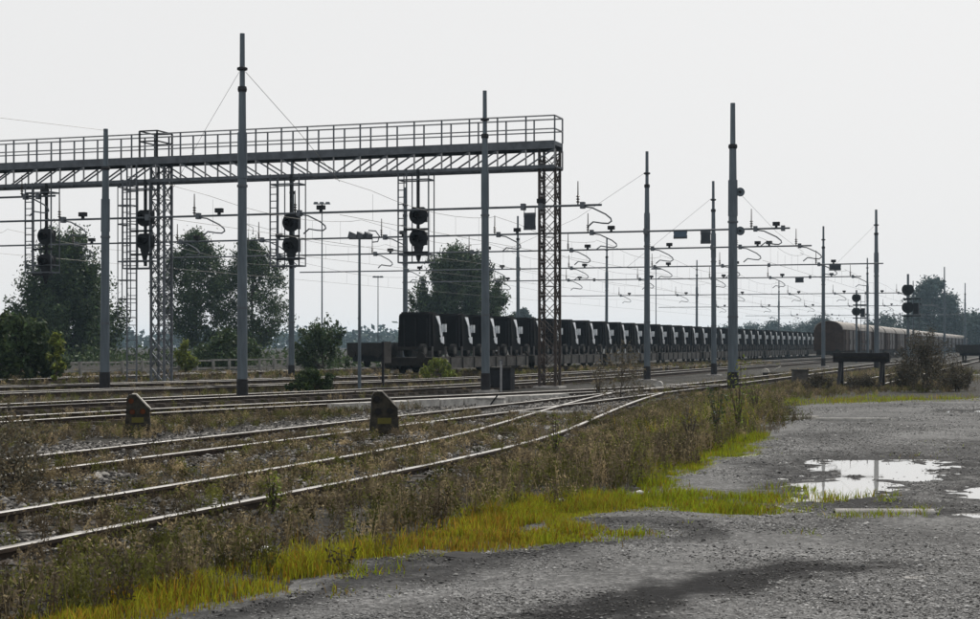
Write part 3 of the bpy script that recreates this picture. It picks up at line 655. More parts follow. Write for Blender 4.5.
slab('concrete_slab', 'short pale concrete slab behind the low signal with yellow plate', 'slab', 408, 431, (.95, .3, .16), .08, -.1)
slab('concrete_sleeper', 'loose pale concrete sleeper lying across the curved track points', 'sleeper', 546, 420, (1.15, .24, .17), .10, -.06, 'concrete_pale')
for a, b, n_ in ((36.2, 46.5, 10),):          # cable trough of concrete lids along the curving track
    ct = thing('cable_trough', 'pale raised concrete cable trough following the curving track', 'cable trough', (0, 0, 0), 0)
    P_ = TRACKS['C']
    for i in range(n_):
        s = a+(b-a)*(i+.5)/n_; n0 = np.interp(s, P_[:, 1], P_[:, 0]); dn = np.interp(s+.5, P_[:, 1], P_[:, 0])-np.interp(s-.5, P_[:, 1], P_[:, 0])
        o = MB().box((0, 0, .085), (.34, .995, .19)).build('lid', 'concrete_pale', ct); o.location = W(n0+1.25, s, random.uniform(-.012, .012)); o.rotation_euler.z = -TH-math.atan(dn)+random.uniform(-.015, .015)
lvr = thing('point_lever', 'small pale hand lever with weight among the rails by the tall weed', 'lever', G(772, 376), -TH)
MB().box((0, 0, .08), (.9, .35, .2)).build('base', 'wagon_dark', lvr); MB().bar((-.3, 0, .1), (.45, 0, .5), .07).build('arm', 'enamel_white', lvr); MB().tube([(-.35, -.08, .2), (-.35, .12, .2)], .2, 12).build('weight', 'enamel_white', lvr)
lv2 = thing('point_lever', 'low pale hand lever with weight beside the ringed mast', 'lever', G(652, 391), -TH)
MB().box((0, 0, .06), (.5, .3, .16)).build('base', 'concrete', lv2); MB().bar((-.3, 0, .12), (.3, 0, .3), .07).build('arm', 'enamel_white', lv2); MB().tube([(.25, -.08, .22), (.25, .1, .22)], .13, 12).build('weight', 'concrete_pale', lv2)
rb_ = thing('relay_box', 'dark grey square relay box among weeds before the buffer stop', 'relay box', G(800, 385), -.1)
MB().box((0, 0, .28), (.62, .45, .62)).build('housing', 'wagon_grey', rb_); MB().box((0, 0, .6), (.68, .5, .05)).build('lid', 'wagon_dark', rb_)
slab('rail_strip', 'bright pale concrete strip lying beyond the dry bush', 'concrete strip', 974, 378, (2.2, .5, .12), .12, 0, 'concrete_pale')
# things lying on the gravel
slab('plank', 'long pale flat plank lying on the gravel beside the weeds', 'plank', 788, 420.5, (1.3, .13, .06), .062, -.02, 'enamel_white')
slab('plank', 'long pale flat plank on open gravel, end to end with the other', 'plank', 852, 422.5, (1.5, .13, .06), .062, -.05, 'concrete_pale')
slab('paving_stone', 'small pale flat stone lying on the dark damp gravel', 'stone', 916, 583, (.17, .10, .03), .022, .1, 'concrete')
slab('asphalt_piece', 'broken flat grey asphalt piece on the damp patch', 'asphalt piece', 804, 573, (.26, .2, .04), .012, .15, 'wagon_grey')
def chunk(label, px, py, w_, d_, h_, seed):
    rg_ = np.random.default_rng(seed); k_ = 11; an = np.sort(rg_.uniform(0, 2*math.pi, k_)); rr = rg_.uniform(.7, 1.1, k_)
    m_ = MB(); m_.prism([(w_/2*q*math.cos(a), d_/2*q*math.sin(a)) for a, q in zip(an, rr)], -.02, h_, 'xy'); o = m_.build('asphalt_piece', 'tar'); o.location = G(px, py); o.rotation_euler = (.05, .03, 0); tag(o, label, 'asphalt piece')
chunk('dark broken asphalt lip at the grass edge', 466, 560, .42, .36, .035, 1); chunk('thin dark asphalt flake lying below the broken lip', 508, 563, .3, .3, .025, 2); chunk('small black asphalt lump on the gravel beside the grass tongue', 612, 548, .12, .1, .04, 3); chunk('dark asphalt crumb near the broken asphalt lip', 428, 572, .22, .2, .03, 4)
tp = thing('trough_piece', 'pale half-round channel piece lying beside the puddle, dark at its open end', 'channel', G(885, 516), -.03)
arc = [(.085*math.cos(a), .008+.06*math.sin(a)) for a in np.linspace(0, math.pi, 12)]
ir = [(.066*math.cos(a), .008+.043*math.sin(a)) for a in np.linspace(math.pi, 0, 12)]
MB().prism(arc+ir, -.47, .45, 'yz').build('shell', 'concrete', tp, True); MB().prism(ir, .452, .50, 'yz').build('shaded_end', 'black_steel', tp)  # black plug stands in for the shade in the open end
for px, py, q in ((249, 547, .04), (265, 556, .045), (640, 497, .035), (562, 505, .03)):
    m_ = MB(); m_.tube([(-q, 0, .03), (0, 0, .035), (q, .01, .03)], [q*.5, q*.62, q*.4], 7); o = m_.build('litter', 'litter_white'); o.location = G(px, py)+Vector((0, 0, .015)); tag(o, 'small scrap of white litter among the grass', 'litter', 'litter in the grass')
# ================================================================== fence by the far track
fc = thing('guard_fence', 'low pale two-rail fence running along the far side of the tracks', 'fence', W(-46, 40, 0))
PST = MB().box((0, 0, .36), (.13, .13, .82)).mesh('post', 'concrete_fence')
for i in range(30): link('post', PST, fc, (0, i*2.0, 0))
R1 = [MB().box((-.1, 1.0, z), (.06, 1.97, .085)).mesh('rail', 'concrete_fence') for z in (.70, .26)]
for i in range(29):
    for r_ in R1: link('rail', r_, fc, (0, i*2.0, random.uniform(-.015, .015)))
# ================================================================== lamp posts and far signals
def lamp(label, px, d, z, wd, group=None, r=.07):
    t = thing('lamp_post', label, 'lamp post', ((px-490)*d/FPX, d, 0), 0, group)
    MB().tube([(0, 0, -.1), (0, 0, z)], [r, r*.6], 8).build('pole', 'mast_paint', t)
    m_ = MB(); m_.bar((-wd/2, 0, z), (wd/2, 0, z), .08); m_.build('cross_arm', 'gantry_steel', t)
    for x in (-wd/2, wd/2, 0): MB().box((x, -.1, z+.06), (.42, .5, .18), taper=.7).build('lamp_head', 'gantry_steel', t)
lamp('tall thin lamp post with a flat cross head, before the feathery bush', 322, 140, 13.6, 1.0)
lamp('thin lamp post with a flat head behind the truck cabs past the gantry', 656, 200, 10.8, .8)
lamp('thin lamp post standing behind the end of the truck train', 378, 185, 9.2, .8)
fl = thing('floodlight_pole', 'thin pole topped by a bunch of floodlights and a curled cable', 'lamp post', G(359.5, 392), 0)
MB().tube([(0, 0, -.05), (0, 0, 5.25)], [.06, .04], 8).build('pole', 'mast_paint', fl)
for x, rz in ((-.25, .4), (.05, -.2), (.3, -.5)):
    m_ = MB(); m_.prism([(-.13, -.07), (.13, -.11), (.13, .11), (-.13, .07)], -.09, .09, 'yz'); o = m_.build('floodlight', 'gantry_steel', fl); o.location = (x, 0, 5.33); o.rotation_euler = (.25, 0, rz+1.2)
MB().bar((-.35, 0, 5.22), (.45, 0, 5.22), .05).build('cross_arm', 'gantry_steel', fl)
MB().tube([(.3, 0, 5.5), (.55, .0, 5.48), (.68, 0, 5.3), (.62, 0, 5.12), (.42, 0, 5.1)], .022, 5).build('curled_cable', 'gantry_steel', fl)
def post_signal(label, px, d, zs, h, r=.37):
    t = thing('post_signal', label, 'railway signal', ((px-490)*d/FPX, d, 0), -TH)
    MB().tube([(0, 0, -.1), (0, 0, h)], [.11, .08], 10).build('post', 'mast_paint', t)
    for z in zs:
        m_ = MB(); head(m_, 0, -.16, z, r); m_.box((0, -.02, z), (.4, .24, .45)); o = m_.build('signal_head', 'signal_black', t)
        MB().tube([(0, -.2, z), (0, -.45, z-.02)], [.13, .15], 12, cap=False).build('hooded_lens', 'lens', o)
    f = MB()
    for x in (.35, .75): f.bar((x, .25, .2 if x > .5 else .0), (x, .25, zs[0]+.3), .045)
    for i in range(int((zs[0])/.35)): f.bar((.35, .25, .3+i*.35), (.75, .25, .3+i*.35), .035)
    f.build('ladder', 'gantry_steel', t)
    m_ = MB()
    for z in (zs[-1]-.6, zs[0]-.65): m_.box((.3, .05, z), (1.2, .8, .08))
    m_.box((.55, 0, zs[-1]-.1), (.35, .3, .8)); m_.build('platform', 'signal_black', t)
post_signal('twin-disc post signal rising over the first brown wagons', 856.5, 150, (5.9, 4.65), 6.6, .4)
post_signal('twin-disc post signal with ladder beside the hazy tall tree', 908, 116, (5.5, 4.25), 6.6, .42)
# ================================================================== vegetation
def leaf_quads(C, size, rng, up=0.0, aspect=.5):
    n = len(C); d = rng.normal(size=(n, 3)); d[:, 2] += up; d /= np.linalg.norm(d, axis=1)[:, None]
    e = np.cross(d, rng.normal(size=(n, 3))); e /= np.linalg.norm(e, axis=1)[:, None]
    sz = (size*rng.uniform(.55, 1.35, n))[:, None]; a = d*sz; b = e*sz*aspect
    V = np.stack([C-a, C+b*.9-a*.1, C+a, C-b*.9+a*.1], 1).reshape(-1, 3)
    return V, np.arange(4*n).reshape(n, 4)
def tints(n, rep, rng, lo=.6, hi=1.35, warm=.12):
    b = rng.uniform(lo, hi, n)*np.where(rng.random(n) < .12, 1.9, 1); w_ = rng.uniform(-warm, warm, n); t = np.stack([b*(1+w_), b, b*(1-w_)], 1); return np.repeat(t, rep, 0)
def profile(kind, u):
    if kind == 'oval': return np.sin(np.pi*np.clip(u, 0, 1)**.8)**.6
    if kind == 'cone': return (1-u)**.75*np.clip(u*7+.35, 0, 1)
    if kind == 'dome': return np.sqrt(np.clip(1-(u*1.0)**2.4, 0, 1))*np.clip(u*4+.55, 0, 1)
    return np.ones_like(u)
def tree(name, label, cat, px, d, h, wd, kind='oval', z0=.12, ncl=60, per=160, leaf=.26, mtl='leaf', seed=1, spray=0.0, trunk=.22, group=None, spread=.5, gap=0.0):
    rng = np.random.default_rng(seed); t = thing(name, label, cat, ((px-490)*d/FPX, d, 0), rng.uniform(0, 6), group)
    u = rng.uniform(0, 1, ncl)**.9; R = wd/2*profile(kind, u); a = rng.uniform(0, 2*np.pi, ncl); rr = np.sqrt(rng.uniform(.12, 1, ncl))*R*rng.uniform(.8, 1.12, ncl)
    C = np.stack([np.cos(a)*rr, np.sin(a)*rr, h*(z0+(.97-z0)*u)], 1)
    top = np.array([[0, 0, h*.97]]); C = np.r_[C, top]; n = len(C)
    q = []
    for c in C:
        k = int(per*rng.uniform(.5, 1.4)); rad = wd*.085*rng.uniform(.7, 1.4)*spread*2
        p = rng.normal(size=(k, 3))*rad*np.array([.75, .75, .7])
        if spray:                                     # shoots fanning up and out
            out = np.array([c[0], c[1], 0]); out /= (np.linalg.norm(out)+1e-6); L_ = rng.uniform(-1, 1, k)[:, None]*wd*.16*spray
            dirv = out*.55+np.array([0, 0, 1.0])+rng.normal(size=3)*.25; p = p*.45+dirv*L_
        q.append(c+p)
    Q = np.concatenate(q); Q = Q[Q[:, 2] > .05]
    V, F = leaf_quads(Q, leaf, rng, up=.5 if spray else .1)
    cl = link('crown', npmesh('crown', V, F, mtl, tints(len(Q), 4, rng)), t)
    tm = MB(); hh = h*(.78 if kind != 'dome' else .55)
    tm.tube([(0, 0, -.1), (wd*.01, .05, h*.2), (-wd*.012, 0, h*.5), (0, 0, hh)], [trunk, trunk*.8, trunk*.5, trunk*.12], 8); tm.build('trunk', 'bark', t, True)
    lm = MB()
    for c in C[rng.permutation(n)[:min(n, 26)]]:
        zb = max(h*.08, c[2]-math.hypot(c[0], c[1])*1.1-h*.05); b0 = Vector((0, 0, min(zb, hh*.95))); e = Vector(c); md = (b0+e)/2+Vector((0, 0, -.08*h*.3))
        lm.tube([b0, md, e], [trunk*.3, trunk*.2, trunk*.06], 5, False)
    lm.build('limbs', 'bark', t)
    return t
tree('broad_tree', 'broad spiky grey-green tree standing behind the fence', 'tree', 66, 150, 10.2, 12.0, 'cone', .05, 230, 280, .17, seed=2, spray=1.0, trunk=.3, spread=.42)
tree('poplar_tree', 'tall oval dark tree behind the fence, next to the lattice column', 'tree', 195, 172, 13.5, 7.6, 'oval', .12, 190, 135, .155, seed=3, spread=.42)
tree('poplar_tree', 'tall loose dark tree behind the fence, partly behind the wired mast', 'tree', 252, 176, 12.6, 8.0, 'oval', .10, 180, 125, .155, seed=14, spread=.44)
tree('round_tree', 'round-topped dark tree rising behind the truck train', 'tree', 457, 190, 12.1, 12.0, 'dome', .10, 200, 300, .19, seed=5, spray=.55, trunk=.32, spread=.42)
tree('bush', 'dense dark green bush at the fence end beside the broad tree', 'bush', 14, 72, 2.6, 4.4, 'dome', .05, 90, 130, .13, seed=6, spray=.5, trunk=.07, spread=.5)
tree('bush', 'sunlit yellow-green shrub against the dense dark bush', 'bush', 56, 69.5, 2.0, .8, 'oval', .1, 18, 60, .11, 'leaf_yellow', seed=7, trunk=.04)
tree('bush', 'small yellow-green shrub by the lattice column and the tall oval tree', 'bush', 186, 92, 1.75, 1.25, 'oval', .05, 30, 80, .09, 'leaf_yellow', seed=8, trunk=.04)
tree('bush', 'feathery dark bush behind the fence end', 'bush', 322, 100, 2.5, 3.6, 'dome', .05, 66, 75, .12, seed=9, spray=1.1, trunk=.06, spread=.4)
tree('bush', 'low round dark shrub standing on the tracks by a mast', 'bush', 311, 54.5, .72, 1.5, 'dome', .05, 50, 120, .06, seed=10, spray=.5, trunk=.03)
tree('bush', 'low leafy green shrub behind the masts along the fence', 'bush', 228, 108, 2.3, 4.2, 'dome', .05, 40, 90, .15, seed=21, trunk=.05)
tree('bush', 'low yellowish weed clump growing before the truck wagons', 'bush', 437, 75, .85, 1.7, 'dome', .05, 26, 80, .07, 'leaf_yellow', seed=12, trunk=.03, spray=.5)
tree('dry_bush', 'large tangled grey-brown bush overgrowing the buffer stop', 'bush', 926, 57, 1.7, 2.2, 'dome', .03, 100, 95, .036, 'dry_dark', seed=13, spray=1.3, trunk=.04, spread=.45)
tree('dry_bush', 'tangled dry weed clump under the buffer stop beam', 'bush', 862, 59.0, .32, 1.3, 'dome', .03, 50, 90, .034, 'dry_dark', seed=15, spray=.9, trunk=.03)
tree('dry_bush', 'low brown scrub between the buffer stop and the large tangled bush', 'bush', 906, 60, .9, 1.3, 'dome', .03, 60, 90, .034, 'dry_dark', seed=25, spray=1.3, trunk=.03)
tree('dry_bush', 'low brown scrub past the large tangled bush', 'bush', 956, 58, .7, 1.3, 'dome', .03, 56, 90, .034, 'dry_dark', seed=26, spray=1.3, trunk=.03)
tree('dry_bush', 'dry weed clump beside the grey relay box', 'bush', 818, 57, .5, 1.1, 'dome', .03, 36, 90, .034, 'dry_dark', seed=16, spray=.9, trunk=.03)
tree('dry_bush', 'brown weed bush spilling over the rails beside the curved track', 'bush', 12, 17.2, .78, .95, 'dome', .03, 70, 60, .024, 'dry_weed', seed=17, spray=1.7, trunk=.012)
tree('dry_bush', 'sprawling thin weed bush between the points and the ringed mast', 'bush', 622, 46, 1.35, 1.5, 'dome', .03, 40, 60, .028, 'dry_weed', seed=18, spray=1.6, trunk=.02, spread=.35)
# hazy trees far off
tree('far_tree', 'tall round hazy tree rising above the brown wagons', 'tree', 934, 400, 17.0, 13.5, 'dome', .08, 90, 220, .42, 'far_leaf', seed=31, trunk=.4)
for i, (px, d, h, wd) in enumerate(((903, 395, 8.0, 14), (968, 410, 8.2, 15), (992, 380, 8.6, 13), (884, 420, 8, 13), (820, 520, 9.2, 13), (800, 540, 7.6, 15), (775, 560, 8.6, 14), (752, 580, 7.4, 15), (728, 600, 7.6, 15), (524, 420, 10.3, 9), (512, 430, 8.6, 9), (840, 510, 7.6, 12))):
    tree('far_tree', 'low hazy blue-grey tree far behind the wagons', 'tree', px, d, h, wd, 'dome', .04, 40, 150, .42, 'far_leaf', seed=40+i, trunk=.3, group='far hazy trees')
rng = np.random.default_rng(77)                        # the wood along the horizon reads as one mass
cx = []; 
for k in range(520):
    x = rng.uniform(-420, 520); y = rng.uniform(700, 860); h = 5.5+5*fbm(np.array([x*.013]), np.array([y*.002]))[0]
    p = rng.normal(size=(46, 3))*np.array([4.5, 4.5, h*.28])+np.array([x, y, h*.5]); cx.append(p[p[:, 2] > 0])
Q = np.concatenate(cx); V, F = leaf_quads(Q, 1.5, rng, aspect=.8)
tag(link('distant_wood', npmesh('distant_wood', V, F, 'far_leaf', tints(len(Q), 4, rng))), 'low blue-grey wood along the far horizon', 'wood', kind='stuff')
cx = []
for k in range(150):                                   # undergrowth between the fence and the trees
    x = rng.uniform(-75, -6); y = rng.uniform(112, 150); h = rng.uniform(.6, 1.7)
    p = rng.normal(size=(60, 3))*np.array([1.3, 1.3, h*.3])+np.array([x, y, h*.45]); cx.append(p[p[:, 2] > .02])
Q = np.concatenate(cx); V, F = leaf_quads(Q, .2, rng)
tag(link('undergrowth', npmesh('undergrowth', V, F, 'leaf', tints(len(Q), 4, rng))), 'low dark undergrowth between the fence and the trees', 'undergrowth', kind='stuff')
# ---- grass blades
def scatter(poly, per_m2, rng, noise=None, thr=0):
    P = np.array([(p[0], p[1]) for p in poly]); lo = P.min(0); hi = P.max(0); n = int((hi-lo).prod()*per_m2)
    p = rng.uniform(lo, hi, (n, 2)); k = poly_sd(p[:, 0], p[:, 1], poly) + (fbm(p[:, 0]*1.2, p[:, 1]*.9)-.5)*1.3 + rng.normal(0, .22, n) > 0; p = p[k]
    if noise is not None: p = p[fbm(p[:, 0]*noise+5, p[:, 1]*noise+9)+rng.uniform(-.10, .10, len(p)) > thr]
    return p
def blades(P, h, wd, rng, lean=.45, z=0.0, edge=True):
    n = len(P); a = rng.uniform(0, 2*np.pi, n); hh = h*rng.uniform(.3, 1.3, n)*(np.clip(fbm(P[:, 0]*2.6, P[:, 1]*2.6)*2.6-.65, .12, 1.5))*(np.clip(.3+poly_sd(P[:, 0], P[:, 1], LOT)*-1.6, .3, 1) if edge else 1); l = hh*rng.uniform(.05, lean*2, n)
    dx, dy = np.cos(a)*l, np.sin(a)*l; b = rng.uniform(0, 2*np.pi, n); wx, wy = np.cos(b)*wd, np.sin(b)*wd; x, y = P[:, 0], P[:, 1]; z0 = np.full(n, z-.03)
    V = np.stack([np.c_[x-wx, y-wy, z0], np.c_[x+wx, y+wy, z0], np.c_[x+dx*.4-wx*.7, y+dy*.4-wy*.7, hh*.6+z], np.c_[x+dx*.4+wx*.7, y+dy*.4+wy*.7, hh*.6+z], np.c_[x+dx, y+dy, hh+z]], 1).reshape(-1, 3)
    i = np.arange(n)[:, None]*5
    F = np.concatenate([i+[[0, 1, 3]], i+[[0, 3, 2]], i+[[2, 3, 4]]])
    return V, F
GRASS = [
 pix_poly([(-30, 640), (60, 660), (150, 628), (215, 611), (330, 588), (425, 557), (500, 552), (560, 545), (640, 533), (600, 520), (640, 505), (560, 500), (480, 518), (380, 545), (260, 572), (120, 605), (0, 632)]),
 pix_poly([(590, 507), (650, 509), (720, 519), (790, 512), (792, 500), (700, 494), (640, 492), (560, 500), (480, 520), (520, 524)]),
 pix_poly([(650, 490), (690, 480), (735, 462), (775, 444), (768, 434), (725, 440), (680, 458), (630, 478)]),
 pix_poly([(820, 521), (905, 522), (925, 512), (870, 508), (842, 512)]), pix_poly([(820, 505), (850, 508), (915, 503), (890, 497), (850, 501)]),
 pix_poly([(600, 470), (700, 445), (760, 425), (760, 410), (700, 415), (640, 440), (560, 480)]),
 pix_poly([(745, 412), (800, 406), (980, 402), (980, 398), (860, 396), (740, 404)]),
 pix_poly([(770, 505), (830, 500), (815, 488), (780, 490)]), pix_poly([(330, 592), (420, 572), (440, 568), (400, 582), (340, 604)]),
 pix_poly([(770, 545), (815, 541), (815, 536), (775, 538)]), pix_poly([(560, 552), (620, 540), (690, 533), (690, 526), (620, 530), (540, 545)]), pix_poly([(880, 460), (960, 458), (980, 440), (930, 438), (900, 448)]),
]
DENS = [3400, 2600, 2000, 1500, 1400, 190, 200, 700, 900, 700, 800, 60]; HT = [.095, .085, .10, .085, .085, .3, .14, .09, .08, .06, .09, .05]
Vs, Fs, Ts, o_ = [], [], [], 0
for poly, dn, h in zip(GRASS, DENS, HT):
    P = scatter(poly, dn, RNG, 2.4, .36 if dn > 2500 else .40 if dn > 600 else .46); V, F = blades(P, h*1.1, .0036 if dn > 1600 else .005, RNG, edge=dn > 1600)
    f_ = fbm(P[:, 0]*.9+3, P[:, 1]*.9+8); b = RNG.uniform(.55, 1.35, len(P)); r = np.where(RNG.random(len(P)) < np.clip((f_-.46)*1.5, .04, .5), 1.15, .82)
    dead = RNG.random(len(P)) < .2; b = np.where(dead, b*.55, b); r = np.where(dead, 1.3, r); T = np.stack([b*r, b*np.where(r > 1, .82, 1.0), b*np.where(r > 1, 1.3, .8)], 1)
    T = T*(np.array([1.1, .92, 1.2]) if h == .095 else 1)
    Vs.append(V); Fs.append(F+o_); Ts.append(np.repeat(T, 5, 0)); o_ += len(V)
tag(link('grass', npmesh('grass', np.concatenate(Vs), np.concatenate(Fs), 'grass', np.concatenate(Ts))), 'yellow-green grass along the edge of the gravel lot', 'grass', kind='stuff')
# ---- dry weeds: thin stems with small leaves and seed heads
def hfac(P):                                          # growth stays low right beside and between the rails
    n = P[:, 0]*TY-P[:, 1]*TX; s = P[:, 0]*TX+P[:, 1]*TY; pa = TRACKS['A']; nr = np.interp(s, pa[:, 1], pa[:, 0])+.75
    return np.where(n < nr+.1, .62, np.clip((n-nr)/1.9, .25, np.where(s < 26, 1, .8)))
def weeds(P, h, rng, stems=6, leaves=9, lw=.012):
    n = len(P)*stems; B = np.repeat(P, stems, 0)+rng.normal(size=(n, 2))*.05; hh = h*rng.uniform(.45, 1.25, n)*np.repeat((.45+1.1*fbm(P[:, 0]*.8+2, P[:, 1]*.8))*hfac(P), stems)
    a = rng.uniform(0, 2*np.pi, n); l = hh*rng.uniform(.05, .55, n); tip = np.c_[B[:, 0]+np.cos(a)*l, B[:, 1]+np.sin(a)*l, hh]; base = np.c_[B, np.full(n, -.03)+bed_z(B[:, 0], B[:, 1])]; tip[:, 2] += base[:, 2]+.03
    b = rng.uniform(0, 2*np.pi, n); wv = np.c_[np.cos(b), np.sin(b), 0*b]*.0048
    V1 = np.stack([base-wv, base+wv, tip+wv*.4, tip-wv*.4], 1).reshape(-1, 3); F1 = np.arange(4*n).reshape(n, 4)
    u = rng.uniform(.15, 1.05, (n, leaves))[..., None]; C = (base[:, None]+(tip-base)[:, None]*u).reshape(-1, 3)+rng.normal(size=(n*leaves, 3))*.022
    V2, F2 = leaf_quads(C, lw, rng, up=.4, aspect=.45)
    return np.r_[V1, V2], np.r_[F1, F2+len(V1)], n, len(C)
WEED = [
 (pix_poly([(-40, 632), (0, 630), (120, 603), (260, 568), (380, 541), (480, 514), (560, 497), (640, 480), (700, 455), (760, 432), (790, 410), (740, 400), (640, 412), (600, 425), (500, 462), (340, 496), (240, 520), (0, 566), (-60, 580)]), 30, .32),
 (pix_poly([(640, 412), (740, 402), (800, 400), (880, 392), (960, 392), (960, 384), (800, 384), (700, 392), (640, 402)]), 9, .19),
 (pix_poly([(0, 506), (250, 468), (440, 437), (480, 424), (460, 418), (330, 437), (60, 470), (0, 480)]), 26, .17),
 (pix_poly([(0, 546), (240, 504), (430, 464), (560, 430), (580, 418), (520, 418), (440, 441), (0, 515)]), 26, .16),
 (pix_poly([(0, 447), (130, 437), (300, 421), (420, 409), (420, 406), (250, 411), (0, 425)]), 16, .2),
 (pix_poly([(0, 420), (250, 405), (420, 394), (560, 386), (640, 380), (560, 376), (400, 382), (200, 386), (0, 386)]), 3.0, .22),
 (pix_poly([(0, 388), (200, 384), (420, 380), (640, 372), (780, 366), (760, 362), (420, 372), (200, 374), (0, 374)]), 1.6, .35),
 (pix_poly([(600, 400), (700, 385), (800, 372), (940, 366), (980, 372), (980, 384), (800, 386), (640, 399)]), 3, .3),
]
Vs, Fs, Ts, o_ = [], [], [], 0
for poly, dn, h in WEED:
    P = scatter(poly, dn, RNG, .8, .29); big = dn < 3
    V, F, n1, n2 = weeds(P, h, RNG, 7 if not big else 9, 10 if not big else 10, .019 if not big else .035)
    g_ = RNG.random(len(P))+(fbm(P[:, 0]*.6, P[:, 1]*.6)-.5)*.8; g_ = g_[:, None]; tp_ = np.where(g_ < .30, np.array([[.95, 1.12, .40]]), np.where(g_ > .74, np.array([[2.3, 2.1, 1.7]]), np.array([[1.0, .92, .84]])))*RNG.uniform(.35, 1.4, (len(P), 1)); k = len(P)
    ns_ = n1//max(k, 1); nl = n2//max(n1, 1); t1 = np.repeat(tp_, ns_, 0); T = np.r_[np.repeat(t1, 4, 0), np.repeat(np.repeat(t1, nl, 0), 4, 0)]
    Vs.append(V); Fs.append(F+o_); Ts.append(T); o_ += len(V)
tag(link('dry_weeds', npmesh('dry_weeds', np.concatenate(Vs), np.concatenate(Fs), 'dry_weed', np.concatenate(Ts))), 'brown dry weeds between the tracks and the grass', 'weeds', kind='stuff')
# tall single plants
def tall_weed(label, px, py, h, sp, mtl, seed, stems=7, group=None):
    rng = np.random.default_rng(seed); t = thing('tall_weed', label, 'plant', G(px, py), rng.uniform(0, 6), group); sm = MB(); q = []
    for i in range(stems):
        a = rng.uniform(0, 6.28); L_ = h*rng.uniform(.6, 1.05); ex = Vector((math.cos(a)*sp*rng.uniform(.2, 1), math.sin(a)*sp*rng.uniform(.2, 1), L_)); md = ex*.5+Vector((ex.x*-.15, ex.y*-.15, 0))
        sm.tube([(0, 0, -.05), md, ex], [.010, .008, .003], 4, False)
        for k in range(26):
            u = rng.uniform(.12, 1.03); c = ex*u if u > .5 else md*(u*2); q.append(tuple(c+Vector(rng.normal(size=3)*.045*h)))
    sm.build('stems', 'bark', t); V, F = leaf_quads(np.array(q), .034*h**.5, rng, .5, .42)
    link('leaves', npmesh('leaves', V, F, mtl, tints(len(q), 4, rng)), t)
tall_weed('tall leafy green weed standing on the verge before the pulley mast', 738, 437, 1.35, .22, 'leaf_yellow', 61, 10)
tall_weed('tall brown-green weed on the verge next to the tall leafy one', 716, 441, .95, .22, 'leaf', 62, 9)
tall_weed('branching olive weed between the curved rails and the verge', 556, 466, .62, .12, 'leaf_yellow', 63, 6)
tall_weed('dry branching weed rising from the verge weeds by the grass tongue', 690, 450, .8, .25, 'dry_weed', 64, 9)
tall_weed('greenish weed tuft standing among brown weeds by the near rail', 272, 522, .5, .12, 'leaf_yellow', 65, 7)
tall_weed('broad yellowish weed at the head of the verge behind the tall leafy one', 756, 414, .9, .4, 'leaf_yellow', 66, 10)
tall_weed('thin grey weed growing beside the gantry end column', 598, 398, 1.2, .35, 'dry_weed', 67, 9)
# ---- stones
ICO = np.array([(0, 0, 1), (.9, 0, .35), (.28, .85, .35), (-.72, .53, .35), (-.72, -.53, .35), (.28, -.85, .35), (0, 0, -.6)]); 
IF = np.array([(0, 1, 2), (0, 2, 3), (0, 3, 4), (0, 4, 5), (0, 5, 1), (6, 5, 4), (6, 1, 5)])   # the buried far side is left open
def stones(P, zb, size, rng):
    n = len(P); a = rng.uniform(0, 6.28, n); c, s = np.cos(a), np.sin(a); sz = size*rng.lognormal(0, .38, n)
    B = ICO[None]*rng.uniform(.65, 1.3, (n, 7, 3)); B = B*np.c_[rng.uniform(.8, 1.3, n), rng.uniform(.7, 1.1, n), rng.uniform(.4, .8, n)][:, None]
    x = B[..., 0]*c[:, None]-B[..., 1]*s[:, None]; y = B[..., 0]*s[:, None]+B[..., 1]*c[:, None]
    V = np.stack([x*sz[:, None]+P[:, :1], y*sz[:, None]+P[:, 1:2], B[..., 2]*sz[:, None]+zb[:, None]], -1).reshape(-1, 3)
    F = (IF[None]+np.arange(n)[:, None, None]*7).reshape(-1, 3); return V, F
BAL = pix_poly([(-40, 590), (240, 517), (430, 482), (560, 445), (640, 408), (600, 398), (480, 406), (330, 423), (0, 452), (-60, 470)])
P = scatter(BAL, 300, RNG, .9, .33); P2 = scatter(pix_poly([(0, 447), (330, 421), (640, 402), (700, 392), (640, 388), (330, 402), (-40, 426)]), 75, RNG, .7, .36); P = np.r_[P, P2]
V, F = stones(P, RNG.uniform(-.01, .02, len(P))+bed_z(P[:, 0], P[:, 1]), .026, RNG); b = RNG.uniform(.3, 1.0, len(P))**3*1.9
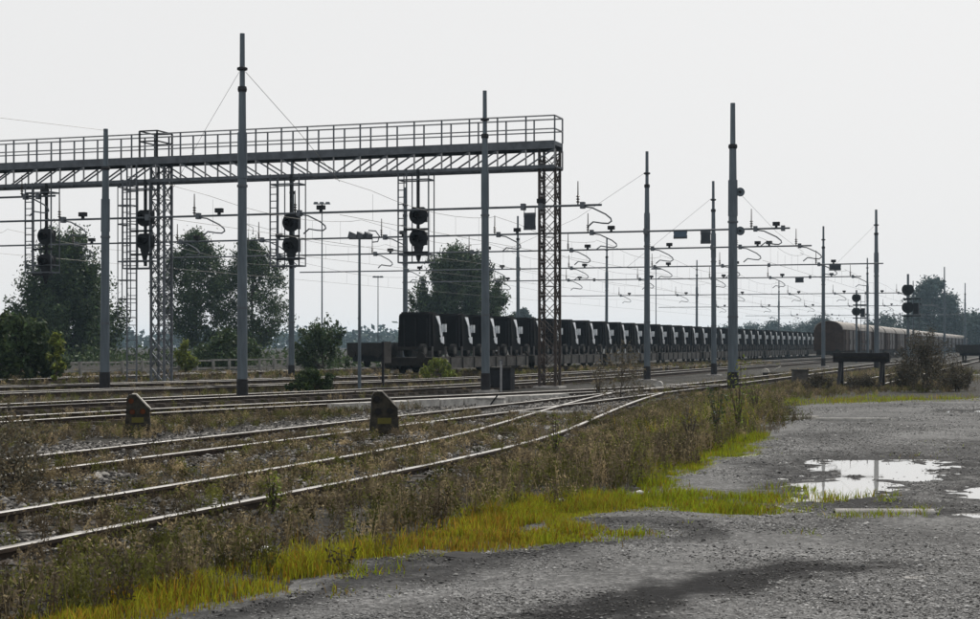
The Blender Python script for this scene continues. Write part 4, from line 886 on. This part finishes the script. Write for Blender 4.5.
tag(link('ballast', npmesh('ballast', V, F, 'stone', np.repeat(np.stack([b*1.02, b, b*.97], 1), 7, 0))), 'loose grey ballast stones between the rails', 'ballast', kind='stuff')
# gravel lying on the lot
d_ = 8*(60/8)**RNG.random(300000); x_ = RNG.uniform(-.32, .36, len(d_))*d_; P = np.c_[x_, d_]
sdv = poly_sd(P[:, 0], P[:, 1], LOT)+(fbm(P[:, 0]*1.1, P[:, 1]*.8)-.5)*1.3; cl_ = fbm(P[:, 0]*.8, P[:, 1]*.6)*1.5-.2+RNG.uniform(-.16, .16, len(P))
P = P[(sdv > -.05) & (cl_ > .42) & (P[:, 0] > -3.9)]
zi = np.clip(np.searchsorted(LOTYS, P[:, 1]), 0, len(LOTYS)-1); xi = np.clip(np.searchsorted(LOTXS, P[:, 0]), 0, len(LOTXS)-1); zz = LOTZ[zi, xi]
k_ = (LOTDIP[zi, xi] < .3+RNG.random(len(P))**3*.7) & (LOTDAMP[zi, xi]*.45 < RNG.random(len(P))); dm_ = LOTDAMP[zi, xi][k_]; P = P[k_]; zz = zz[k_]
V, F = stones(P, zz, .0058+.00022*P[:, 1], RNG); b = RNG.uniform(.3, 1.0, len(P))**2.0*1.75*(1-.72*dm_)
tag(link('loose_gravel', npmesh('loose_gravel', V, F, 'lot_stone', np.repeat(np.stack([b, b, b], 1), 7, 0))), 'loose grey gravel scattered over the lot', 'gravel', kind='stuff')
# ================================================================== haze in the air
hm = bpy.data.materials.new('haze'); hm.use_nodes = True; hn = hm.node_tree; hn.nodes.clear()
ho = hn.nodes.new('ShaderNodeOutputMaterial'); hv = hn.nodes.new('ShaderNodeVolumePrincipled')
hv.inputs['Color'].default_value = (.58, .80, 1, 1); hv.inputs['Density'].default_value = .00016; hv.inputs['Anisotropy'].default_value = .4
hn.links.new(hv.outputs[0], ho.inputs['Volume']); MATS['haze'] = hm
hb = MB().box((0, 1240, 9.5), (3040, 2760, 21.5)).build('haze', 'haze'); tag(hb, 'thin pale haze in the air over the whole yard', 'haze', kind='stuff')
